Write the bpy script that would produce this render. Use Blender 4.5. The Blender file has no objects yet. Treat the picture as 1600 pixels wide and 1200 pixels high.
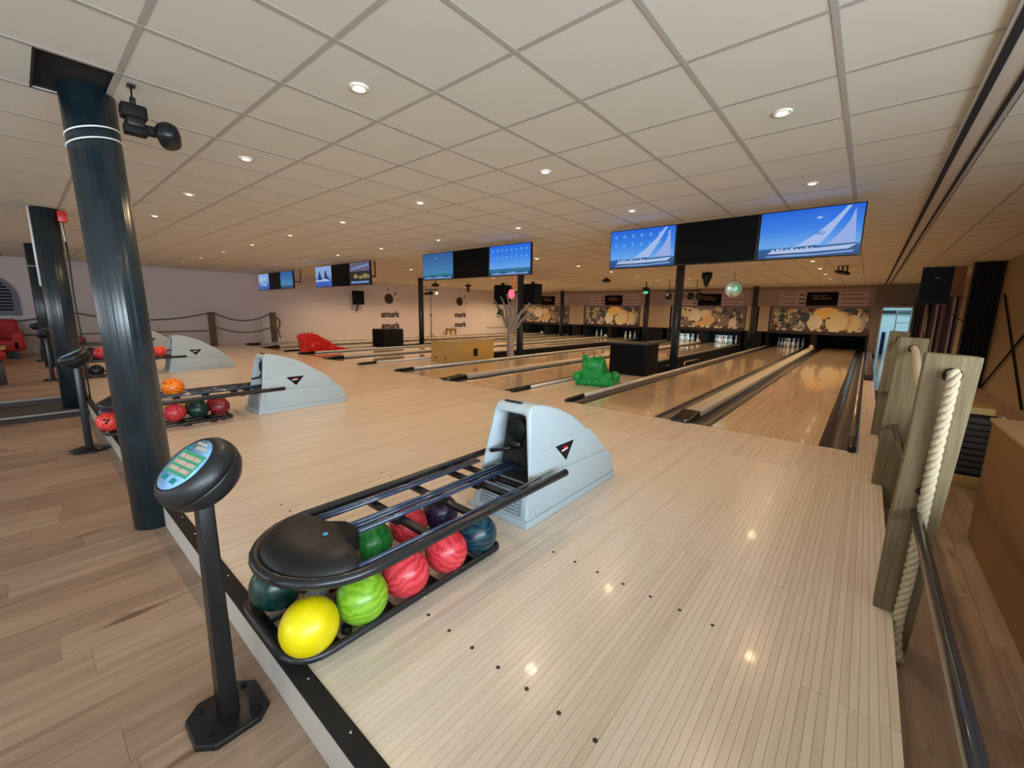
import bpy, bmesh, math, random
from mathutils import Vector, Matrix, Quaternion
random.seed(7)
PI = math.pi
SC = bpy.context.scene
COL = SC.collection

# ------------------------------------------------------------------ camera
HC = 1.34
cam_d = bpy.data.cameras.new('camera'); cam = bpy.data.objects.new('camera', cam_d); COL.objects.link(cam)
cam_d.sensor_width = 36.0; cam_d.lens = 647.89/1600*36.0; cam_d.clip_start = .02; cam_d.clip_end = 100
yaw, pitch, roll = -.70137, -.17240, .0160
fw = Vector((math.sin(yaw)*math.cos(pitch), math.cos(yaw)*math.cos(pitch), math.sin(pitch)))
rt0 = Vector((math.cos(yaw), -math.sin(yaw), 0)); up0 = rt0.cross(fw)
rt = math.cos(roll)*rt0+math.sin(roll)*up0; up = -math.sin(roll)*rt0+math.cos(roll)*up0
cam.matrix_world = Matrix(((rt.x, up.x, -fw.x, 0), (rt.y, up.y, -fw.y, 0), (rt.z, up.z, -fw.z, HC), (0, 0, 0, 1)))
SC.camera = cam

# ------------------------------------------------------------------ world, light, exposure
SC.view_settings.view_transform = 'Standard'; SC.view_settings.look = 'None'
SC.view_settings.gamma = 1; SC.view_settings.use_curve_mapping = False
SC.view_settings.exposure = -0.13
W = bpy.data.worlds.new('world'); SC.world = W; W.use_nodes = True
W.node_tree.nodes['Background'].inputs[0].default_value = (.55, .6, .7, 1)
W.node_tree.nodes['Background'].inputs[1].default_value = .25

def area(name, loc, rot, sx, sy, power, color, spread=PI):
    l = bpy.data.lights.new(name, 'AREA'); l.shape = 'RECTANGLE'; l.size = sx; l.size_y = sy
    l.energy = power; l.color = color; l.spread = spread
    o = bpy.data.objects.new(name, l); COL.objects.link(o); o.location = loc; o.rotation_euler = rot
    return o
# daylight entering through the glazing on the right and behind the camera, plus an added fill at back left
area('daylight_right', (2.92, -1.5, 1.3), (0, PI/2-.30, 0), 1.8, 6.4, 800, (.76, .90, 1.0))
area('daylight_back', (-3.8, -4.8, 1.3), (PI/2-.3, 0, 0), 6.6, 1.9, 110, (.86, .94, 1.0))
area('back_left_fill', (-12, -4.9, 1.3), (PI/2, 0, 0), 6.0, 1.6, 90, (.9, .93, 1.0))  # added fill to brighten the far left; the wall behind has no glazing
area('far_room_light', (1.0, 24.2, 2.3), (0, 0, 0), 1.4, 2.2, 60, (.72, .93, 1.0))
LIGHT_W = 9.0
LIGHT_C = (1.0, .71, .43)

# ------------------------------------------------------------------ materials
MATS = {}
def newmat(name):
    m = bpy.data.materials.new(name); m.use_nodes = True
    return m, m.node_tree, m.node_tree.nodes['Principled BSDF']
def N(nt, t, **k):
    n = nt.nodes.new(t)
    for a, b in k.items(): setattr(n, a, b)
    return n
def mat(name, col, rough=.5, metal=0, emit=None, es=1, coat=0, noise=0, nscale=20, bump=0, spec=.5, aniso=None):
    if name in MATS: return MATS[name]
    m, nt, b = newmat(name)
    b.inputs['Base Color'].default_value = (*col, 1); b.inputs['Roughness'].default_value = rough
    b.inputs['Metallic'].default_value = metal; b.inputs['Coat Weight'].default_value = coat
    b.inputs['Specular IOR Level'].default_value = spec; b.inputs['Coat Roughness'].default_value = .08
    if emit: b.inputs['Emission Color'].default_value = (*emit, 1); b.inputs['Emission Strength'].default_value = es
    if noise or bump:
        tc = N(nt, 'ShaderNodeTexCoord'); nz = N(nt, 'ShaderNodeTexNoise'); nz.inputs['Scale'].default_value = nscale
        nz.inputs['Detail'].default_value = 6
        mp = N(nt, 'ShaderNodeMapping'); mp.inputs['Scale'].default_value = aniso or (1, 1, 1)
        nt.links.new(tc.outputs['Object'], mp.inputs[0]); nt.links.new(mp.outputs[0], nz.inputs['Vector'])
        if noise:
            r = N(nt, 'ShaderNodeMixRGB'); r.inputs[1].default_value = (*[c*(1-noise) for c in col], 1)
            r.inputs[2].default_value = (*[min(1, c*(1+noise)) for c in col], 1)
            nt.links.new(nz.outputs[0], r.inputs[0]); nt.links.new(r.outputs[0], b.inputs['Base Color'])
        if bump:
            bp = N(nt, 'ShaderNodeBump'); bp.inputs['Strength'].default_value = bump; bp.inputs['Distance'].default_value = .01
            nt.links.new(nz.outputs[0], bp.inputs['Height']); nt.links.new(bp.outputs[0], b.inputs['Normal'])
    MATS[name] = m; return m
def math_n(nt, op, a, b=None, c=None):
    n = N(nt, 'ShaderNodeMath', operation=op)
    for i, v in enumerate((a, b, c)):
        if v is None: continue
        if isinstance(v, (int, float)): n.inputs[i].default_value = v
        else: nt.links.new(v, n.inputs[i])
    return n.outputs[0]
def wood(name, cols, rough=.3, strip=None, length=1.2, seam=0.0, coat=0, grain=.35, gscale=6, objrand=False, knots=0, stretch='y', spec=.5):
    """boards running along world y; colour varies per board (strip) or per object"""
    if name in MATS: return MATS[name]
    m, nt, b = newmat(name)
    geo = N(nt, 'ShaderNodeNewGeometry'); sp = N(nt, 'ShaderNodeSeparateXYZ'); nt.links.new(geo.outputs['Position'], sp.inputs[0])
    X, Y, Z = sp.outputs
    if stretch == 'x': X, Y = Y, X
    if stretch == 'z': X, Y, Z = X, Z, Y
    ids = 0.0
    if strip:
        ix = math_n(nt, 'FLOOR', math_n(nt, 'DIVIDE', X, strip))
        off = math_n(nt, 'MULTIPLY', math_n(nt, 'FRACT', math_n(nt, 'MULTIPLY', ix, .3819)), length)
        iy = math_n(nt, 'FLOOR', math_n(nt, 'DIVIDE', math_n(nt, 'ADD', Y, off), length))
        cb = N(nt, 'ShaderNodeCombineXYZ'); nt.links.new(ix, cb.inputs[0]); nt.links.new(iy, cb.inputs[1])
        wn = N(nt, 'ShaderNodeTexWhiteNoise', noise_dimensions='3D'); nt.links.new(cb.outputs[0], wn.inputs['Vector'])
        ids = wn.outputs['Value']
    if objrand:
        oi = N(nt, 'ShaderNodeObjectInfo')
        ids = math_n(nt, 'FRACT', math_n(nt, 'ADD', math_n(nt, 'ADD', oi.outputs['Random'], geo.outputs['Random Per Island']), ids))
    cb2 = N(nt, 'ShaderNodeCombineXYZ')
    nt.links.new(math_n(nt, 'MULTIPLY', X, gscale*5.0), cb2.inputs[0]); nt.links.new(math_n(nt, 'MULTIPLY', Y, gscale*.25), cb2.inputs[1])
    nt.links.new(math_n(nt, 'ADD', math_n(nt, 'MULTIPLY', Z, gscale*2), math_n(nt, 'MULTIPLY', ids, 37.0)), cb2.inputs[2])
    nz = N(nt, 'ShaderNodeTexNoise'); nz.inputs['Scale'].default_value = 1; nz.inputs['Detail'].default_value = 7; nz.inputs['Roughness'].default_value = .65
    nt.links.new(cb2.outputs[0], nz.inputs['Vector'])
    f = math_n(nt, 'ADD', math_n(nt, 'MULTIPLY', ids, 1-grain), math_n(nt, 'MULTIPLY', nz.outputs[0], grain))
    cr = N(nt, 'ShaderNodeValToRGB'); nt.links.new(f, cr.inputs[0])
    cr.color_ramp.elements[0].color = (*cols[0], 1); cr.color_ramp.elements[1].color = (*cols[-1], 1)
    cr.color_ramp.elements[0].position = .12; cr.color_ramp.elements[1].position = .88
    for i, c in enumerate(cols[1:-1]):
        e = cr.color_ramp.elements.new(.12+.76*(i+1)/(len(cols)-1)); e.color = (*c, 1)
    out = cr.outputs[0]
    if knots:
        vz = N(nt, 'ShaderNodeTexNoise'); vz.inputs['Scale'].default_value = 1; vz.inputs['Detail'].default_value = 3
        cb3 = N(nt, 'ShaderNodeCombineXYZ')
        nt.links.new(math_n(nt, 'MULTIPLY', X, 14), cb3.inputs[0]); nt.links.new(math_n(nt, 'MULTIPLY', Y, 2.2), cb3.inputs[1])
        nt.links.new(math_n(nt, 'ADD', math_n(nt, 'MULTIPLY', ids, 91.0), Z), cb3.inputs[2]); nt.links.new(cb3.outputs[0], vz.inputs['Vector'])
        mr = N(nt, 'ShaderNodeMapRange'); mr.inputs[1].default_value = .66; mr.inputs[2].default_value = .76; nt.links.new(vz.outputs[0], mr.inputs[0])
        mx = N(nt, 'ShaderNodeMixRGB', blend_type='MULTIPLY'); mx.inputs[2].default_value = (.45, .36, .3, 1)
        nt.links.new(math_n(nt, 'MULTIPLY', mr.outputs[0], knots), mx.inputs[0]); nt.links.new(out, mx.inputs[1]); out = mx.outputs[0]
    if seam and strip:
        fr = math_n(nt, 'FRACT', math_n(nt, 'DIVIDE', X, strip))
        s = math_n(nt, 'LESS_THAN', fr, seam)
        mx = N(nt, 'ShaderNodeMixRGB', blend_type='MULTIPLY'); mx.inputs[2].default_value = (.62, .55, .5, 1)
        nt.links.new(s, mx.inputs[0]); nt.links.new(out, mx.inputs[1]); out = mx.outputs[0]
    nt.links.new(out, b.inputs['Base Color'])
    b.inputs['Roughness'].default_value = rough; b.inputs['Coat Weight'].default_value = coat; b.inputs['Coat Roughness'].default_value = .06
    b.inputs['Specular IOR Level'].default_value = spec
    MATS[name] = m; return m
def swirl(name, c1, c2, scale=7, rough=.2, dist=6):
    m, nt, b = newmat(name)
    tc = N(nt, 'ShaderNodeTexCoord'); w = N(nt, 'ShaderNodeTexWave'); w.inputs['Scale'].default_value = scale
    w.inputs['Distortion'].default_value = dist*1.6; w.inputs['Detail'].default_value = 3; w.inputs['Detail Scale'].default_value = 1.3
    nt.links.new(tc.outputs['Object'], w.inputs['Vector'])
    nz = N(nt, 'ShaderNodeTexNoise'); nz.inputs['Scale'].default_value = 18; nt.links.new(tc.outputs['Object'], nz.inputs['Vector'])
    f = math_n(nt, 'MULTIPLY', w.outputs[1], nz.outputs[0])
    cr = N(nt, 'ShaderNodeValToRGB'); nt.links.new(f, cr.inputs[0])
    cr.color_ramp.elements[0].color = (*c1, 1); cr.color_ramp.elements[0].position = .05
    cr.color_ramp.elements[1].color = (*c2, 1); cr.color_ramp.elements[1].position = .6
    nt.links.new(cr.outputs[0], b.inputs['Base Color']); b.inputs['Roughness'].default_value = rough
    b.inputs['Coat Weight'].default_value = .0
    return m

BLK = mat('black_plastic', (.008, .008, .009), .35, spec=.35)
BLKM = mat('black_matte', (.006, .006, .0065), .6, spec=.18)
BLKT = mat('black_tube', (.014, .015, .018), .28, noise=.2, nscale=30)
PIT = mat('pit_black', (.006, .005, .006), .9)
M_APP = wood('approach_boards', [(.48, .38, .29), (.60, .50, .40), (.66, .56, .46), (.53, .43, .34)], .27, None, coat=.08, objrand=True, grain=.65, gscale=10)
M_APPF = wood('approach_far', [(.48, .38, .29), (.60, .50, .40), (.66, .56, .46), (.53, .43, .34)], .25, .0274, .9, .06, coat=.14, grain=.65, gscale=10)
M_LANE = wood('lane_boards', [(.56, .40, .26), (.66, .49, .33), (.72, .55, .38)], .13, .0274, 3.0, .05, coat=.9, grain=.4, gscale=6)
M_PLANK = wood('oak_plank', [(.13, .075, .047), (.29, .19, .13), (.46, .34, .25)], .42, None, objrand=True, grain=.78, gscale=4.6, knots=.9)
M_PLANKF = wood('oak_plank_far', [(.13, .075, .047), (.29, .19, .13), (.46, .34, .25)], .42, .19, 1.3, .03, grain=.72, gscale=3.2, knots=.85)
M_CORR = mat('corridor_floor', (.30, .25, .22), .22, noise=.15, nscale=5, coat=.3)
M_TILE = mat('ceiling_tile', (.60, .58, .51), .85, noise=.03, nscale=2, bump=.15)
M_TBAR = mat('ceiling_bar', (.38, .35, .31), .6)
M_WALL = mat('wall_paint', (.55, .50, .50), .8, noise=.04, nscale=3)
M_WALLR = mat('wall_paint_tan', (.30, .22, .125), .8, noise=.06, nscale=3)
M_DARKW = mat('dark_wall', (.05, .04, .04), .8)
M_PIL = None
def pillar_mat():
    m, nt, b = newmat('painted_steel_blue')
    tc = N(nt, 'ShaderNodeTexCoord'); mp = N(nt, 'ShaderNodeMapping'); mp.inputs['Scale'].default_value = (30, 30, .3)
    nz = N(nt, 'ShaderNodeTexNoise'); nz.inputs['Scale'].default_value = 1.2; nz.inputs['Detail'].default_value = 2
    nt.links.new(tc.outputs['Object'], mp.inputs[0]); nt.links.new(mp.outputs[0], nz.inputs['Vector'])
    bp = N(nt, 'ShaderNodeBump'); bp.inputs['Strength'].default_value = .75; bp.inputs['Distance'].default_value = .016
    nt.links.new(nz.outputs[0], bp.inputs['Height']); nt.links.new(bp.outputs[0], b.inputs['Normal'])
    n2 = N(nt, 'ShaderNodeTexNoise'); n2.inputs['Scale'].default_value = 9; n2.inputs['Detail'].default_value = 8
    nt.links.new(tc.outputs['Object'], n2.inputs['Vector'])
    cr = N(nt, 'ShaderNodeValToRGB'); nt.links.new(n2.outputs[0], cr.inputs[0])
    cr.color_ramp.elements[0].position = .3; cr.color_ramp.elements[0].color = (.006, .013, .018, 1)
    cr.color_ramp.elements[1].position = .75; cr.color_ramp.elements[1].color = (.014, .028, .036, 1)
    nt.links.new(cr.outputs[0], b.inputs['Base Color']); b.inputs['Roughness'].default_value = .29; b.inputs['Specular IOR Level'].default_value = .62
    return m
M_PIL = pillar_mat()
M_PILD = mat('painted_steel_dark', (.022, .03, .036), .35)
M_GREY = mat('grey_plastic', (.40, .48, .52), .42, noise=.05, nscale=8)
M_GREYD = mat('grey_plastic_panel', (.22, .26, .29), .5)
M_ALU = mat('aluminium_cover', (.55, .50, .43), .30, metal=.25, noise=.1, nscale=6, aniso=(1, .1, 1))
M_GUT = mat('gutter_plastic', (.045, .042, .045), .25, coat=.3)
M_RAIL = mat('rail_bronze', (.22, .17, .12), .3, metal=.5)
M_CHROME = mat('chrome', (.7, .72, .75), .15, metal=1)
M_BRAIL = mat('blue_black_rail', (.03, .05, .10), .15, coat=.8)
M_POST = wood('weathered_pine', [(.045, .03, .014), (.145, .105, .05), (.25, .185, .10)], .8, None, grain=1.0, gscale=9, knots=.7, stretch='z')
M_POST.node_tree.nodes['Principled BSDF'].inputs['Roughness'].default_value = .8
M_ROPE = mat('hemp_rope', (.42, .34, .225), .85, noise=.25, nscale=60, bump=.3)
M_ROPED = mat('brown_rope', (.13, .10, .085), .85)
M_MDF = mat('mdf_orange', (.22, .11, .03), .5, noise=.08, nscale=4)
M_MDFE = mat('mdf_edge', (.42, .27, .13), .5)
M_PLY = mat('pine_plywood', (.42, .26, .07), .5, noise=.15, nscale=5, aniso=(1, 1, 6))
M_WHITE = mat('white_paint', (.75, .74, .72), .5)
M_TREE = mat('white_bark', (.30, .25, .22), .7, noise=.25, nscale=14, bump=.4)
M_STEP = wood('step_riser', [(.42, .38, .33), (.5, .46, .41), (.56, .52, .46)], .5, None, grain=1, gscale=3, stretch='x')
M_TRIM = mat('step_nosing', (.012, .011, .011), .6, noise=.2, spec=.2)
M_RED = mat('red_plastic', (.62, .01, .012), .35)
M_GREEN = mat('green_plastic', (.005, .30, .06), .35)
M_REDF = mat('red_fabric', (.33, .008, .012), .7)
M_LAMP = mat('lamp_glow', (1, .9, .7), .5, emit=(1.0, .82, .55), es=14)
M_LRING = mat('lamp_ring', (.75, .72, .66), .35)

# ------------------------------------------------------------------ mesh helpers
class MB:
    def __init__(s): s.v = []; s.f = []; s.sm = []
    def add(s, vs, fs, smooth=False):
        o = len(s.v); s.v += [tuple(v) for v in vs]; s.f += [tuple(i+o for i in f) for f in fs]; s.sm += [smooth]*len(fs); return s
    def box(s, x0, x1, y0, y1, z0, z1):
        return s.add([(x0, y0, z0), (x1, y0, z0), (x1, y1, z0), (x0, y1, z0), (x0, y0, z1), (x1, y0, z1), (x1, y1, z1), (x0, y1, z1)],
                     [(0, 3, 2, 1), (4, 5, 6, 7), (0, 1, 5, 4), (1, 2, 6, 5), (2, 3, 7, 6), (3, 0, 4, 7)])
    def tube(s, pts, r, n=10, cap=True, closed=False):
        pts = [Vector(p) for p in pts]; k = len(pts); rs = r if isinstance(r, (list, tuple)) else [r]*k
        vs = []; prev = None
        for i, p in enumerate(pts):
            if closed: t = (pts[(i+1) % k]-pts[i-1]).normalized()
            else: t = (pts[min(i+1, k-1)]-pts[max(i-1, 0)]).normalized()
            if prev is None:
                a = Vector((0, 0, 1)) if abs(t.z) < .9 else Vector((1, 0, 0)); u = t.cross(a).normalized()
            else: u = (prev-t*prev.dot(t)).normalized()
            prev = u; w = t.cross(u)
            for j in range(n): an = 2*PI*j/n; vs.append(p+(u*math.cos(an)+w*math.sin(an))*rs[i])
        fs = []
        for i in range(k if closed else k-1):
            a = i*n; b = ((i+1) % k)*n
            for j in range(n): fs.append((a+j, a+(j+1) % n, b+(j+1) % n, b+j))
        s.add(vs, fs, True)
        if cap and not closed:
            o = len(s.v)-len(vs); s.f += [tuple(o+j for j in range(n))[::-1], tuple(o+(k-1)*n+j for j in range(n))]; s.sm += [False]*2
        return s
    def cyl(s, a, b, r, r2=None, n=16): return s.tube([a, b], [r, r if r2 is None else r2], n)
    def lathe(s, prof, n=24, mtx=None, smooth=True):
        mtx = mtx or Matrix(); vs = []
        for r, z in prof:
            for j in range(n): an = 2*PI*j/n; vs.append(mtx @ Vector((r*math.cos(an), r*math.sin(an), z)))
        fs = []
        for i in range(len(prof)-1):
            for j in range(n): fs.append((i*n+j, i*n+(j+1) % n, (i+1)*n+(j+1) % n, (i+1)*n+j))
        s.add(vs, fs, smooth); o = len(s.v)-len(vs)
        if prof[0][0] > 1e-4: s.f.append(tuple(o+j for j in range(n))[::-1]); s.sm.append(False)
        if prof[-1][0] > 1e-4: s.f.append(tuple(o+(len(prof)-1)*n+j for j in range(n))); s.sm.append(False)
        return s
    def prism(s, poly, fn0, fn1):
        n = len(poly); vs = [fn0(*p) for p in poly]+[fn1(*p) for p in poly]
        return s.add(vs, [tuple(range(n))[::-1], tuple(range(n, 2*n))]+[(i, (i+1) % n, n+(i+1) % n, n+i) for i in range(n)])
    def sphere(s, c, r, n=16, sc=(1, 1, 1)):
        m = n//2; return s.lathe([(max(r*math.sin(PI*i/m), 1e-5), -r*math.cos(PI*i/m)) for i in range(m+1)], n,
                                Matrix.Translation(c) @ Matrix.Diagonal((*sc, 1)))
    def mesh(s, name, m=None):
        me = bpy.data.meshes.new(name); me.from_pydata(s.v, [], s.f)
        me.polygons.foreach_set('use_smooth', s.sm)
        if m: me.materials.append(m)
        me.update(); return me
def bev(me, w, seg=2, ang=30):
    bm = bmesh.new(); bm.from_mesh(me); bmesh.ops.remove_doubles(bm, verts=bm.verts, dist=1e-5)
    bmesh.ops.recalc_face_normals(bm, faces=bm.faces)
    es = [e for e in bm.edges if len(e.link_faces) == 2 and e.calc_face_angle(0) > math.radians(ang)]
    bmesh.ops.bevel(bm, geom=es, offset=w, segments=seg, profile=.6, affect='EDGES', clamp_overlap=True)
    for f in bm.faces: f.smooth = True
    bm.to_mesh(me); bm.free()
    return me
def link(name, me, parent=None, loc=(0, 0, 0), rot=(0, 0, 0)):
    o = bpy.data.objects.new(name, me); COL.objects.link(o); o.location = loc; o.rotation_euler = rot
    if parent: o.parent = parent
    return o
def part(name, mb, m, parent, bevel=0, seg=2, loc=(0, 0, 0), label=None, stuff=False):
    me = mb.mesh(name, m)
    if bevel: bev(me, bevel, seg)
    o = link(name, me, parent, loc)
    if label: o['label'] = label
    if stuff: o['kind'] = 'stuff'
    return o
def tag(o, label, cat, group=None):
    o['label'] = label; o['category'] = cat
    if group: o['group'] = group
    return o
def thing(name, label, cat, loc=(0, 0, 0), rz=0, group=None):
    o = bpy.data.objects.new(name, None); COL.objects.link(o); o.location = loc; o.rotation_euler = (0, 0, rz)
    o.empty_display_size = .1
    return tag(o, label, cat, group)
def single(name, mb, m, label, cat, group=None, loc=(0, 0, 0), bevel=0, rot=(0, 0, 0)):
    me = mb.mesh(name, m)
    if bevel: bev(me, bevel)
    return tag(link(name, me, None, loc, rot), label, cat, group)
def structure(name, mb=None, m=None, loc=(0, 0, 0), bevel=0):
    if mb is None: o = bpy.data.objects.new(name, None); COL.objects.link(o); o.location = loc
    else:
        me = mb.mesh(name, m)
        if bevel: bev(me, bevel)
        o = link(name, me, None, loc)
    o['kind'] = 'structure'; return o
def copy_tree(o, parent=None, loc=None, rz=None):
    c = o.copy(); COL.objects.link(c)
    if parent: c.parent = parent
    if loc is not None: c.location = loc
    if rz is not None: c.rotation_euler = (0, 0, rz)
    for ch in list(o.children): copy_tree(ch, c)
    return c
def text_mb(mb, body, size, origin, ux, uz, depth=.002, align='CENTER'):
    cu = bpy.data.curves.new('t', 'FONT'); cu.body = body; cu.size = size; cu.extrude = depth; cu.align_x = align; cu.align_y = 'CENTER'; cu.offset = size*.035
    ob = bpy.data.objects.new('t', cu); COL.objects.link(ob)
    me = bpy.data.meshes.new_from_object(ob.evaluated_get(bpy.context.evaluated_depsgraph_get()))
    ux = Vector(ux).normalized(); uz = Vector(uz).normalized(); un = ux.cross(uz); o = Vector(origin)
    mb.add([o+ux*v.co.x+uz*v.co.y+un*v.co.z for v in me.vertices], [tuple(p.vertices) for p in me.polygons])
    bpy.data.objects.remove(ob); bpy.data.curves.remove(cu); bpy.data.meshes.remove(me)

ZL = -.175      # lower (seating side) floor level
ZC = 2.58       # ceiling
YF = 5.30       # foul line
YS = .50        # step edge of the approach
YM = 21.6       # masking wall
PC = [-1.66, -6.13, -11.05, -15.45]   # centres of the lane pairs

# ------------------------------------------------------------------ FLOORS
# seating-side floor, planks along y
fl = structure('floor', MB().box(-9.3, 3.0, -5.0, YS, ZL-.1, ZL-.012).box(.25, 3.0, YS, 23.5, ZL-.1, ZL-.012), M_DARKW)
pw = .19; k = 0
far = MB()
def plank_box(mb, x0, x1, y0, y1, z1, t=.012): mb.box(x0+.0009, x1-.0009, y0+.0004, y1-.0004, z1-t, z1)
xs = [-.0-.19*i for i in range(-2, 49)]
for i, x in enumerate(xs):
    x1 = x; x0 = x-pw
    y = YS-.003; first = True; cut = .35+.9*random.random()
    while y > -5:
        y0 = max(-5, y-(cut if first else 1.38))
        if (x0 > -7.6 and y > -1.9 and k < 150 and x0 < .2):
            mb = MB(); plank_box(mb, x0, x1, y0, y, ZL); part('plank', mb, M_PLANK, fl); k += 1
        else: plank_box(far, x0, x1, y0, y, ZL)
        y = y0; first = False
# right-hand lower floor: planks along y beside the approach
for i in range(4):
    x0 = .25+.19*i; y = YS-.05*i
    for y1 in (1.9+.3*(i % 2), 3.6-.4*(i % 3), 5.2):
        mb = MB(); plank_box(mb, x0, x0+.19, y, y1, ZL); part('plank', mb, M_PLANK, fl); y = y1
    plank_box(far, x0, x0+.19, y, 11.6, ZL)
for i in range(4, 10): plank_box(far, .25+.19*i, .25+.19*(i+1), YS-.2, 11.6, ZL)
far.box(.9, 2.9, 11.6, 21.6, ZL-.012, ZL)
part('plank', far, M_PLANK, fl, stuff=True)
part('corridor_paving', MB().box(.25, .9, 11.6, 23.4, ZL-.012, ZL+.001), M_CORR, fl)
# raised far-left floor and the two dark steps up to it
fl2 = structure('floor', MB().box(-17.7, -9.0, -5, YS, ZL-.1, -.012), M_DARKW)
p2 = MB()
for i in range(46): plank_box(p2, -9.02-.19*(i+1), -9.02-.19*i, -5, YS, 0)
part('plank', p2, M_PLANK, fl2, stuff=True)
dk = structure('trim_1', MB().box(-9.0, -8.15, -5, YS-.01, ZL, -.085), mat('dark_carpet', (.035, .028, .026), .9, noise=.2))
part('nosing', MB().box(-8.16, -8.12, -5, YS-.01, -.10, -.08), mat('grey_nosing', (.2, .19, .18), .4), dk)
part('nosing', MB().box(-9.02, -8.98, -5, YS-.01, -.02, .004), MATS['grey_nosing'], dk)

# approach
ap = structure('floor', MB().box(-17.5, .25, YS, YF, ZL-.02, -.010), M_APPF)
k = 0; bw = .0274
x = .25
segs = [(YS+.055, 2.315), (2.315, 4.35)]
n_b = 0
while x > -1.35:
    x0 = x-bw
    for (a, b) in ([(YS+.055, 1.71), (1.71, 4.35)] if x > -.02 else segs):
        mb = MB().box(x0+.0005, x-.0005, a+.0006, b-.0006, -.010, 0)
        part('board', mb, M_APP, ap); n_b += 1
    x = x0
XB = x
rest = MB()
while x > -6.0:
    x0 = x-bw
    for (a, b) in ((YS+.055, 2.315), (2.315, 4.35)): rest.box(x0+.0006, x-.0006, a+.0006, b-.0006, -.010, 0)
    x = x0
part('board', rest, M_APP, ap, stuff=True)
r2 = MB().box(-17.5, x, YS+.055, 2.315, -.010, 0).box(-17.5, x, 2.316, 4.35, -.010, 0).box(-17.5, .25, 4.352, YF-.001, -.010, 0)
part('board', r2, M_APPF, ap, stuff=True)
# right-hand strip beyond the foul line
r3 = MB().box(.085, .25, YF, 11.7, -.1, 0); part('board', r3, M_APPF, ap, stuff=True)
# marker dots let into the approach
dots = []
for row, xa in ((1.81, (-.356, -.497, -.636, -.777, -.92, -1.058, -1.2)), (1.028, (-.498, -.637, -.776, -.915, -1.057, -1.196, -1.335))):
    for xd in xa: dots.append((xd, row))
for xd in (-2.1, -2.24, -2.38, -2.52, -2.66, -2.8, -2.94):
    dots.append((xd, 1.81)); dots.append((xd, 1.028))
dm = MB().lathe([(.0085, 0), (.0085, .0008)], 14).mesh('dot', mat('marker_dot', (.02, .015, .012), .5))
for xd, yd in dots:
    o = link('marker_dot', dm, ap, (xd, yd, .0))
# step riser and black nosing
st = structure('trim_2', MB().box(-17.5, .25, YS-.004, YS+.006, ZL, -.006), M_STEP)
part('nosing', MB().box(-17.5, .25, YS-.012, YS+.054, -.008, .006), M_TRIM, st, bevel=.002)
sc = MB()
for i in range(60): sc.lathe([(.006, .006), (.004, .0085)], 8, Matrix.Translation((.1-.3*i, YS+.03, 0)))
part('screw', sc, M_CHROME, st, stuff=True)

# ------------------------------------------------------------------ LANES
def gutter_mb(x0, x1, y0, y1):
    mb = MB(); n = 10; w = x1-x0; pr = []
    for i in range(n+1):
        t = i/n; pr.append((x0+w*t, -.008-.075*math.sin(PI*t)**.8))
    poly = pr+[(x1, -.11), (x0, -.11)]
    mb.prism(poly, lambda a, b: (a, y0, b), lambda a, b: (a, y1, b))
    return mb
ORD = ['rightmost', 'second from the right', 'third from the right', 'fourth from the right', 'fifth from the right', 'sixth from the right', 'seventh from the right', 'leftmost']
lane_x = []
YE = YM+1.1
for p, c in enumerate(PC):
    for s in (1, -1):
        lane_x.append(c+s*.888)
near_what = ['with the alley rail and rope posts beside it', 'between the aluminium cover and the black trench', 'left of the green ramp', 'right of the plywood box',
             'left of the white tree', 'beside the lit foul marker', 'right of the distant wall', 'against the rope-fenced side wall']
for i, lx in enumerate(lane_x):
    ln = thing('bowling_lane', 'glossy honey-coloured wooden bowling lane, %s of the eight' % ORD[i], 'bowling lane', (lx, YF, 0), group='bowling lanes')
    part('lane_surface', MB().box(-.5335, .5335, .002, YE-YF, -.1, 0), M_LANE, ln)
    for s in (1, -1):
        a, b = (.5335, .5335+.235) if s > 0 else (-.5335-.235, -.5335)
        part('gutter', gutter_mb(a, b, 0, YE-YF), M_GUT, ln)
    part('foul_line', MB().box(-.5335, .5335, .0, .012, -.0005, .0006), mat('foul_line', (.12, .07, .04), .4), ln)
    dt = MB()
    for j in range(7): dt.prism([(-.45+.15*j-.01, 4.5-abs(j-3)*.18), (-.45+.15*j+.01, 4.5-abs(j-3)*.18), (-.45+.15*j, 4.68-abs(j-3)*.18)], lambda a, b: (a, b, .0004), lambda a, b: (a, b, .001))
    part('aiming_arrow', dt, mat('arrow_brown', (.12, .05, .02), .4), ln, stuff=True)
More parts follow.
